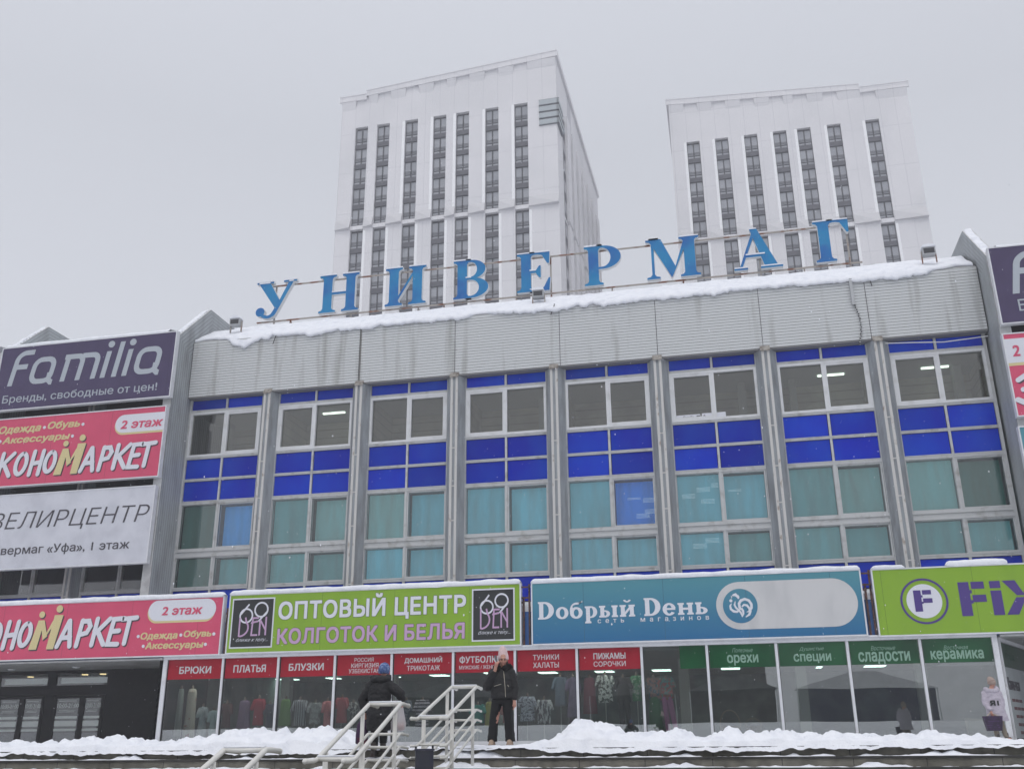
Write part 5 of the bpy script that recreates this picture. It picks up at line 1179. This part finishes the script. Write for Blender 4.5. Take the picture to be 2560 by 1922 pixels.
hb = MB(); rings = []
for k in range(10):
    s_ = k/9; rx = .096*(1-.10*s_)*(math.sqrt(max(.0, 1-(max(0, s_-.05)/.97)**2.2))) if k else .097
    rings.append((.025-.02*s_, .0+.02*s_, 1.495+.225*s_, max(.012, rx), max(.012, rx*1.1)))
hb.join(lofted([(rings[0][0], rings[0][1], 1.475, .094, .104)]+rings, 40))
hb.v = [(p[0]+.0035*math.cos(18*math.atan2(p[1], p[0]-.015)), p[1]+.0035*math.sin(18*math.atan2(p[1], p[0]-.015)), p[2]) for p in hb.v]
hb.build('knit_hat', mat('pink_knit', (.66, .50, .50), .9, (.60, .44, .45), ns=30), t, **fl)
b = MB(); b.join(lofted([(-.01, .0, .79, .215, .155), (-.005, 0, .83, .222, .16), (0, 0, .95, .215, .155), (0, 0, 1.08, .21, .15), (0, .0, 1.20, .215, .14), (0, 0, 1.28, .18, .11), (.01, 0, 1.335, .09, .08)]))
b.cap((-.165, 0, 1.235), (-.275, -.05, 1.0), .095, .085, sy=1); b.cap((-.275, -.05, 1.0), (-.13, -.13, 1.23), .085, .062); b.cap((.165, 0, 1.235), (.24, .0, .98), .09, .075); b.cap((.24, 0, .98), (.238, -.035, .80), .075, .055)
wrinkle(remesh(b, .011, 4), .010, 9).build('jacket', DRK, t, **fl)
b = MB()
for k in range(9):
    a = -2.6+k*.65; b.ball((.015+.125*math.cos(a+1.57), .01+.10*math.sin(a+1.57), 1.33+.02*math.sin(k*2)+.03*math.sin(a+1.57)), (.065, .06, .072), nu=10, nv=7)
wrinkle(remesh(b, .010, 2), .014, 26).build('fur_collar', FUR, t, **fl)
b = MB(); b.tube([(.055, -.118, 1.26), (.075, -.158, 1.15), (.092, -.166, .98), (.10, -.165, .81)], .005, 6); b.build('zip', mat('zip_metal', (.6, .55, .45), .3, metal=.8), t, **fl)
for a, c in (((-.115, -.155, 1.0), (.02, -.168, 1.035)), ((.135, -.15, 1.02), (.155, -.145, .985))):
    b = MB(); b.tube([a, c], .004, 5); b.build('pocket_zip', mat('zip_metal', (.6, .55, .45), .3, metal=.8), t, **fl)
b = MB(); b.join(lofted([(0, 0, .70, .19, .13), (0, 0, .84, .18, .125), (0, 0, .9, .16, .11)]))
for sx, fx in ((-1, LFx), (1, RFx)):
    b.join(lofted([(fx, .01, .055, .092, .085), (fx, 0, .10, .09, .08), (fx*.82+.0, -.01, .42, .082, .085), (sx*.095, 0, .76, .10, .115)]))
wrinkle(remesh(b, .011, 4), .007, 8).build('trousers', TRO, t, **fl)
for fx in (LFx, RFx):
    b = MB(); b.cap((fx, .03, .05), (fx, -.10, .045), .05, .045); b.box(fx-.045, fx+.045, -.14, .075, 0.0, .02); b.cap((fx, .035, .10), (fx, .03, .06), .05, .05)
    remesh(b, .010, 3).build('boot', mat('tan_boot', (.36, .27, .20), .8, (.28, .20, .14), ns=12), t, **fl)
ph = thing('phone', (18.32-.075, -22.0-.13, 1.635+1.40), 'dark mobile phone held to the ear of the pink hatted woman', 'phone')
b = MB(); Rm = Matrix.Rotation(R(-18), 3, 'Y') @ Matrix.Rotation(R(35), 3, 'Z')
b.box(-.006, .006, -.036, .036, -.075, .075); b.v = [tuple(Rm @ Vector(p)+Vector((-.012, .02, .07))) for p in b.v]; b.build('case', mat('phone_case', (.08, .08, .09), .3), ph, local=True)

# --- walker seen from behind, blue hat, bags
t = figure((16.47, -23.4, 1.455), 'person in dark hooded coat and blue knit hat climbing the steps with bags')
b = MB()
b.join(lofted([(0, 0, .66, .16, .12), (0, 0, .8, .17, .125), (0, 0, .95, .15, .11), (0, .01, 1.12, .18, .11), (0, .01, 1.22, .15, .08), (.02, .03, 1.29, .06, .06), (.03, .04, 1.33, .055, .055)]))
head(b, (.045, .06, 1.41), R(180), R(-14), .95)
b.cap((-.18, 0, 1.17), (-.30, .03, .94), .055, .045); b.cap((-.30, .03, .94), (-.27, .02, .73), .044, .03)
b.cap((.18, 0, 1.17), (.36, .0, 1.02), .055, .045); b.cap((.36, 0, 1.02), (.375, .06, .90), .044, .03)
b.cap((-.075, 0, .70), (-.08, .05, .38), .08, .055); b.cap((-.08, .05, .38), (-.07, .0, .08), .052, .038); b.cap((.08, 0, .70), (.06, .08, .40), .08, .055); b.cap((.06, .08, .40), (.055, .12, .16), .052, .038)
b.cap((-.07, -.03, .05), (-.07, .12, .045), .04, .032); b.cap((.055, .09, .13), (.055, .24, .14), .04, .032)
hand(b, (-.268, .02, .72), (0, 0, -1), (1, 0, 0), curl=1.3, thumb=1); hand(b, (.375, .065, .885), (0, .1, -1), (-1, 0, 0), curl=1.3, thumb=-1)
remesh(b, .0075, 3).build('body', SK, t, **fl)
b = MB(); b.join(lofted([(0, .01, .42, .20, .165), (0, .01, .47, .215, .18), (0, .0, .62, .215, .175), (0, 0, .80, .21, .165), (0, 0, .96, .20, .155), (0, .0, 1.12, .215, .15), (0, .01, 1.20, .18, .12), (.015, .02, 1.27, .10, .09)], 24))
b.cap((-.165, .0, 1.155), (-.31, .03, .94), .098, .085); b.cap((-.31, .03, .94), (-.275, .02, .76), .083, .066); b.cap((.165, 0, 1.16), (.365, 0, 1.02), .098, .085); b.cap((.365, 0, 1.02), (.385, .05, .93), .083, .066)
wrinkle(remesh(b, .011, 4), .016, 7).build('coat', COATM, t, **fl)
b = MB()
for k in range(11):
    a = -.2+k*.36; b.ball((.015+.13*math.cos(a), -.015-.07*math.sin(a), 1.275-.035*math.sin(a)+.012*math.cos(k*2.1)), (.068, .062, .055), nu=10, nv=7)
b.ball((.015, -.06, 1.27), (.14, .07, .06))
wrinkle(remesh(b, .011, 4), .012, 12).build('hood', COATM, t, **fl)
hb = lofted([(.04, .055, 1.36, .088, .098), (.04, .055, 1.38, .097, .107), (.045, .06, 1.44, .100, .110), (.045, .065, 1.49, .088, .098), (.045, .07, 1.53, .06, .07), (.045, .07, 1.55, .018, .02)], 30)
wrinkle(hb, .006, 28); hb.build('knit_hat', mat('blue_knit', (.055, .10, .26), .95, (.22, .28, .46), ns=26, lo=.48, hi=.62), t, **fl)
for sx, pts in ((-1, [(-.085, .0, .74, .095, .10), (-.085, .05, .40, .07, .075), (-.07, .01, .14, .062, .066)]), (1, [(.085, 0, .74, .095, .10), (.062, .08, .42, .07, .075), (.055, .11, .22, .062, .066)])):
    b = MB(); b.join(lofted(pts[::-1])); wrinkle(remesh(b, .010, 3), .006, 10).build('trouser_leg', TRO, t, **fl)
for fx, fy, fz in ((-.07, .0, 0), (.055, .12, .085)):
    b = MB(); b.cap((fx, fy-.03, fz+.055), (fx, fy+.13, fz+.05), .05, .042); b.cap((fx, fy-.02, fz+.2), (fx, fy-.02, fz+.06), .055, .052); b.box(fx-.045, fx+.045, fy-.075, fy+.17, fz+.0, fz+.02)
    remesh(b, .010, 3).build('boot', mat('dark_boot', (.02, .016, .015), .35, (.06, .04, .035), ns=7, lo=.5, hi=.8), t, **fl)
WX, WY, WZ = 16.47, -23.4, 1.455
bg_ = thing('shopping_bag', (WX-.30, WY, WZ+.20), 'dark plum and red cloth bag hanging from the left hand of the walker', 'bag')
b = lofted([(-.30, .03, .20, .07, .05), (-.31, .03, .22, .105, .06), (-.31, .03, .36, .112, .065), (-.295, .03, .52, .098, .06), (-.28, .03, .60, .06, .03)], 20); b.v = [(p[0]+WX, p[1]+WY, p[2]+WZ) for p in b.v]
wrinkle(b, .012, 12).build('body', mat('plum_cloth', (.040, .013, .055), .7, (.15, .016, .03), scale=(1, 1, 1.5), ns=4, lo=.52, hi=.66), bg_, smooth=True)
b = MB(); b.tube([(WX-.33, WY+.03, WZ+.59), (WX-.285, WY+.02, WZ+.70), (WX-.265, WY+.02, WZ+.70), (WX-.245, WY+.03, WZ+.59)], .009, 6); b.build('handle', mat('strap', (.02, .012, .02), .7), bg_)
bg_ = thing('carrier_bag', (WX+.36, WY+.05, WZ+.40), 'thin white plastic bag with red goods hanging from the right hand of the walker', 'bag')
b = lofted([(.33, .05, .41, .06, .05), (.335, .05, .43, .125, .08), (.335, .05, .52, .135, .085), (.345, .05, .64, .10, .06), (.365, .06, .76, .05, .03), (.375, .065, .85, .02, .015)], 22); b.v = [(p[0]+WX, p[1]+WY, p[2]+WZ) for p in b.v]
pm = mat('thin_plastic', (.62, .60, .62), .35); pm.node_tree.nodes['Principled BSDF'].inputs['Alpha'].default_value = .62
wrinkle(b, .014, 16).build('film', pm, bg_, smooth=True)
b = MB()
for dx, dz, r_ in ((-.05, .47, .055), (.045, .475, .06), (0, .50, .055), (.07, .52, .04), (-.07, .52, .04)): b.ball((WX+.335+dx, WY+.05, WZ+dz), r_, nu=12, nv=8)
b.build('contents', mat('red_goods', (.45, .06, .05), .5, (.55, .20, .14), ns=18), bg_, smooth=True)

# --- person in the pale coat by the recess
t = figure((29.02, -11.0, 1.64), 'person in pale hooded coat and beige knit hat walking away past the last shop window')
b = MB()
b.join(lofted([(0, 0, .7, .16, .12), (0, 0, .85, .165, .12), (0, 0, 1.02, .145, .11), (0, 0, 1.18, .175, .11), (0, 0, 1.27, .14, .08), (.02, .0, 1.33, .055, .055), (.03, .0, 1.39, .05, .05)]))
head(b, (.05, .01, 1.46), R(125), R(-6), .97)
b.cap((-.17, 0, 1.2), (-.2, -.04, .95), .055, .045); b.cap((-.2, -.04, .95), (-.12, -.15, .74), .043, .03); b.cap((.17, 0, 1.2), (.21, .04, .95), .055, .045); b.cap((.21, .04, .95), (.2, .06, .74), .043, .03)
b.cap((-.08, 0, .74), (-.05, .03, .42), .085, .06); b.cap((-.05, .03, .42), (-.02, .0, .08), .055, .04); b.cap((.08, 0, .74), (.13, .06, .42), .085, .06); b.cap((.13, .06, .42), (.2, .02, .1), .055, .04)
b.cap((-.02, -.02, .05), (.09, .09, .045), .04, .032); b.cap((.2, 0, .07), (.3, .1, .06), .04, .032)
hand(b, (-.12, -.15, .73), (.1, 0, -1), (1, 0, 0), curl=1.2, thumb=1); hand(b, (.2, .06, .73), (0, 0, -1), (-1, 0, 0), curl=.6, thumb=-1)
remesh(b, .0085, 3).build('body', SK, t, **fl)
PALE = mat('pale_coat', (.44, .40, .46), .75, (.38, .345, .40), ns=7, bump=.3, bscale=18)
b = MB(); b.join(lofted([(.06, 0, .50, .25, .19), (.055, 0, .55, .255, .19), (.03, 0, .80, .235, .17), (.01, 0, 1.0, .215, .16), (0, 0, 1.16, .21, .15), (0, 0, 1.25, .16, .11), (.02, 0, 1.31, .09, .08)], 24))
b.cap((-.165, 0, 1.19), (-.21, -.05, .96), .09, .08); b.cap((-.21, -.05, .96), (-.13, -.14, .79), .078, .062); b.cap((.165, 0, 1.19), (.22, .04, .96), .09, .08); b.cap((.22, .04, .96), (.205, .06, .80), .078, .06)
wrinkle(remesh(b, .012, 4), .014, 8).build('coat', PALE, t, **fl)
b = MB()
for k in range(9): a = k*.42-.3; b.ball((.0+.13*math.cos(a), -.02-.08*math.sin(a), 1.30-.06*math.sin(a)), (.075, .065, .06), nu=10, nv=7)
b.ball((-.09, -.06, 1.24), (.09, .06, .08)); wrinkle(remesh(b, .012, 4), .010, 12).build('hood', PALE, t, **fl)
hb = lofted([(.045, .01, 1.41, .088, .098), (.045, .01, 1.44, .101, .11), (.04, .012, 1.52, .10, .108), (.03, .014, 1.57, .082, .09), (.02, .015, 1.605, .05, .055), (.018, .015, 1.62, .014, .015)], 30)
wrinkle(hb, .005, 22); hb.build('knit_hat', mat('beige_knit', (.26, .19, .16), .9, (.38, .30, .26), scale=(1, 1, 3), ns=9), t, **fl)
b = MB(); b.join(lofted([(-.02, .02, .08, .06, .065), (-.045, .03, .42, .07, .075), (-.075, 0, .74, .095, .1)])); b.join(lofted([(.19, .02, .10, .06, .065), (.13, .06, .42, .07, .075), (.08, 0, .74, .095, .1)]))
remesh(b, .012, 4).build('trousers', mat('khaki_cloth', (.22, .19, .15), .85), t, **fl)
mm = text('Я1', -.12, .10, .88, 1.01, 0, bold=.05, depth=.01); mm.v = [(p[0], p[1]-.168, p[2]) for p in mm.v]; mm.build('back_print', BLK, t, local=True)
for fx, fy, fz in ((-.02, 0, 0), (.2, .02, .02)):
    b = MB(); b.cap((fx-.02, fy-.02, fz+.055), (fx+.09, fy+.09, fz+.05), .05, .042); b.cap((fx, fy, fz+.16), (fx, fy, fz+.06), .052, .05); remesh(b, .011, 3).build('boot', mat('grey_boot', (.1, .09, .08), .7), t, **fl)
bg_ = thing('woven_bag', (28.93, -11.2, 1.92), 'dark purple woven bag carried by the person in the pale coat', 'bag')
b = MB(); b.loft([[(28.90+sx*w_, -11.19+sy*.1, z) for sx, sy in ((-1, -1), (1, -1), (1, 1), (-1, 1))] for w_, z in ((.17, 1.90), (.21, 2.12), (.23, 2.26))])
b.build('body', stripes(mat('woven_purple', (.014, .006, .026), .6, (.05, .018, .08), ns=26, lo=.48, hi=.55), lambda op, x, y, z: op('DIVIDE', z, .05), (.02, .01, .03), .4), bg_)
b = MB(); b.tube([(28.76, -11.2, 2.24), (28.86, -11.16, 2.34), (28.92, -11.15, 2.33), (29.06, -11.2, 2.24)], .011, 6); b.build('handle', mat('bag_strap', (.45, .38, .28), .6), bg_)

# ------------------------------------------------------------------ across the square, behind the camera, mirrored in the glass
def stall(x0, x1, y, zb, zt, mr, mw, label, gable=1.6):
    t = thing('market_tent', ((x0+x1)/2, y, 3.5), label, 'tent', 'market tents across the square')
    b = MB(); b.box(x0+.3, x1-.3, y-3.6, y-.3, 3.52, zb); b.build('side_cloth', mw, t)
    b = MB(); xm = (x0+x1)/2
    b.add([(x0, y, zb), (x1, y, zb), (x1, y-4, zb), (x0, y-4, zb), (xm-1.2, y-2, zb+gable), (xm+1.2, y-2, zb+gable)], [(0, 1, 5, 4), (2, 3, 4, 5), (1, 2, 5), (3, 0, 4), (3, 2, 1, 0)]); b.build('roof', mr, t)
    for x in (x0+.15, x1-.15):
        b = MB(); b.box(x-.04, x+.04, y-.14, y-.06, 3.52, zb); b.build('pole', STAND, t)
TG_ = mat('tent_roof', (.45, .46, .48), .7); TB = mat('tent_blue', (.02, .02, .06), .8); KD = mat('kiosk_dark', (.02, .028, .024), .8); KR = mat('kiosk_roof', (.03, .035, .035), .7)
stall(27.5, 40, -65, 6.4, 8, TG_, TB, 'grey roofed market tent with dark blue sides, mirrored in the right shop windows')
stall(8, 16.5, -66, 6.2, 8, KR, KD, 'dark market tent with low roof, mirrored in the left shop windows', 1.2)
stall(17.5, 26, -67, 6.6, 8, KR, mat('kiosk_brown', (.035, .028, .024), .8), 'dark brown market tent, mirrored in the middle shop windows', 1.3)
stall(-12, -1, -66, 6.4, 8, KR, KD, 'long dark green market tent, mirrored at the left end', 1.4)
t = thing('brick_block', (-5, -110, 3.5), 'dark brick apartment block across the square behind the tents', 'building')
b = MB(); b.box(-80, 26, -122, -110, 3.55, 17); b.build('wall', mat('dark_brick', (.06, .05, .045), .9), t)
for k in range(24):
    for j in range(3):
        b = MB(); b.box(-76+4.2*k, -74.2+4.2*k, -109.98, -109.9, 5+4*j, 7+4*j); b.build('window', KD, t)

# ------------------------------------------------------------------ falling snow and misty air
b = MB(); rn = random.Random(5)
for k in range(3200):
    D = 5+33*rn.random()**.6; u, v = rn.uniform(-100, 2660), rn.uniform(-100, 2000); d = RX*((u-1280)/F)+UX*((961-v)/F)+_f
    p = CAM+d*(D/d.y); r_ = rn.uniform(.0030, .0062)
    if p.z < 1.9 or p.y > -3.6: continue
    b.add([p+Vector(q)*r_ for q in ((1, 0, 0), (-1, 0, 0), (0, 1, 0), (0, -1, 0), (0, 0, 1.6), (0, 0, -1.6))], [(0, 2, 4), (2, 1, 4), (1, 3, 4), (3, 0, 4), (2, 0, 5), (1, 2, 5), (3, 1, 5), (0, 3, 5)])
tag(b.build('snowflakes', SNOW), kind='stuff')
b = MB(); b.box(-190, 230, -170, 190, -1, 92)
hz = tag(b.build('haze', None), kind='stuff')
hm = bpy.data.materials.new('haze'); hm.use_nodes = True; ht = hm.node_tree; ht.nodes.clear()
pv = ht.nodes.new('ShaderNodeVolumePrincipled'); pv.inputs['Color'].default_value = (.93, .94, .97, 1); pv.inputs['Density'].default_value = .0012; pv.inputs['Anisotropy'].default_value = .3
oo = ht.nodes.new('ShaderNodeOutputMaterial'); ht.links.new(pv.outputs[0], oo.inputs['Volume']); hz.data.materials.clear(); hz.data.materials.append(hm)
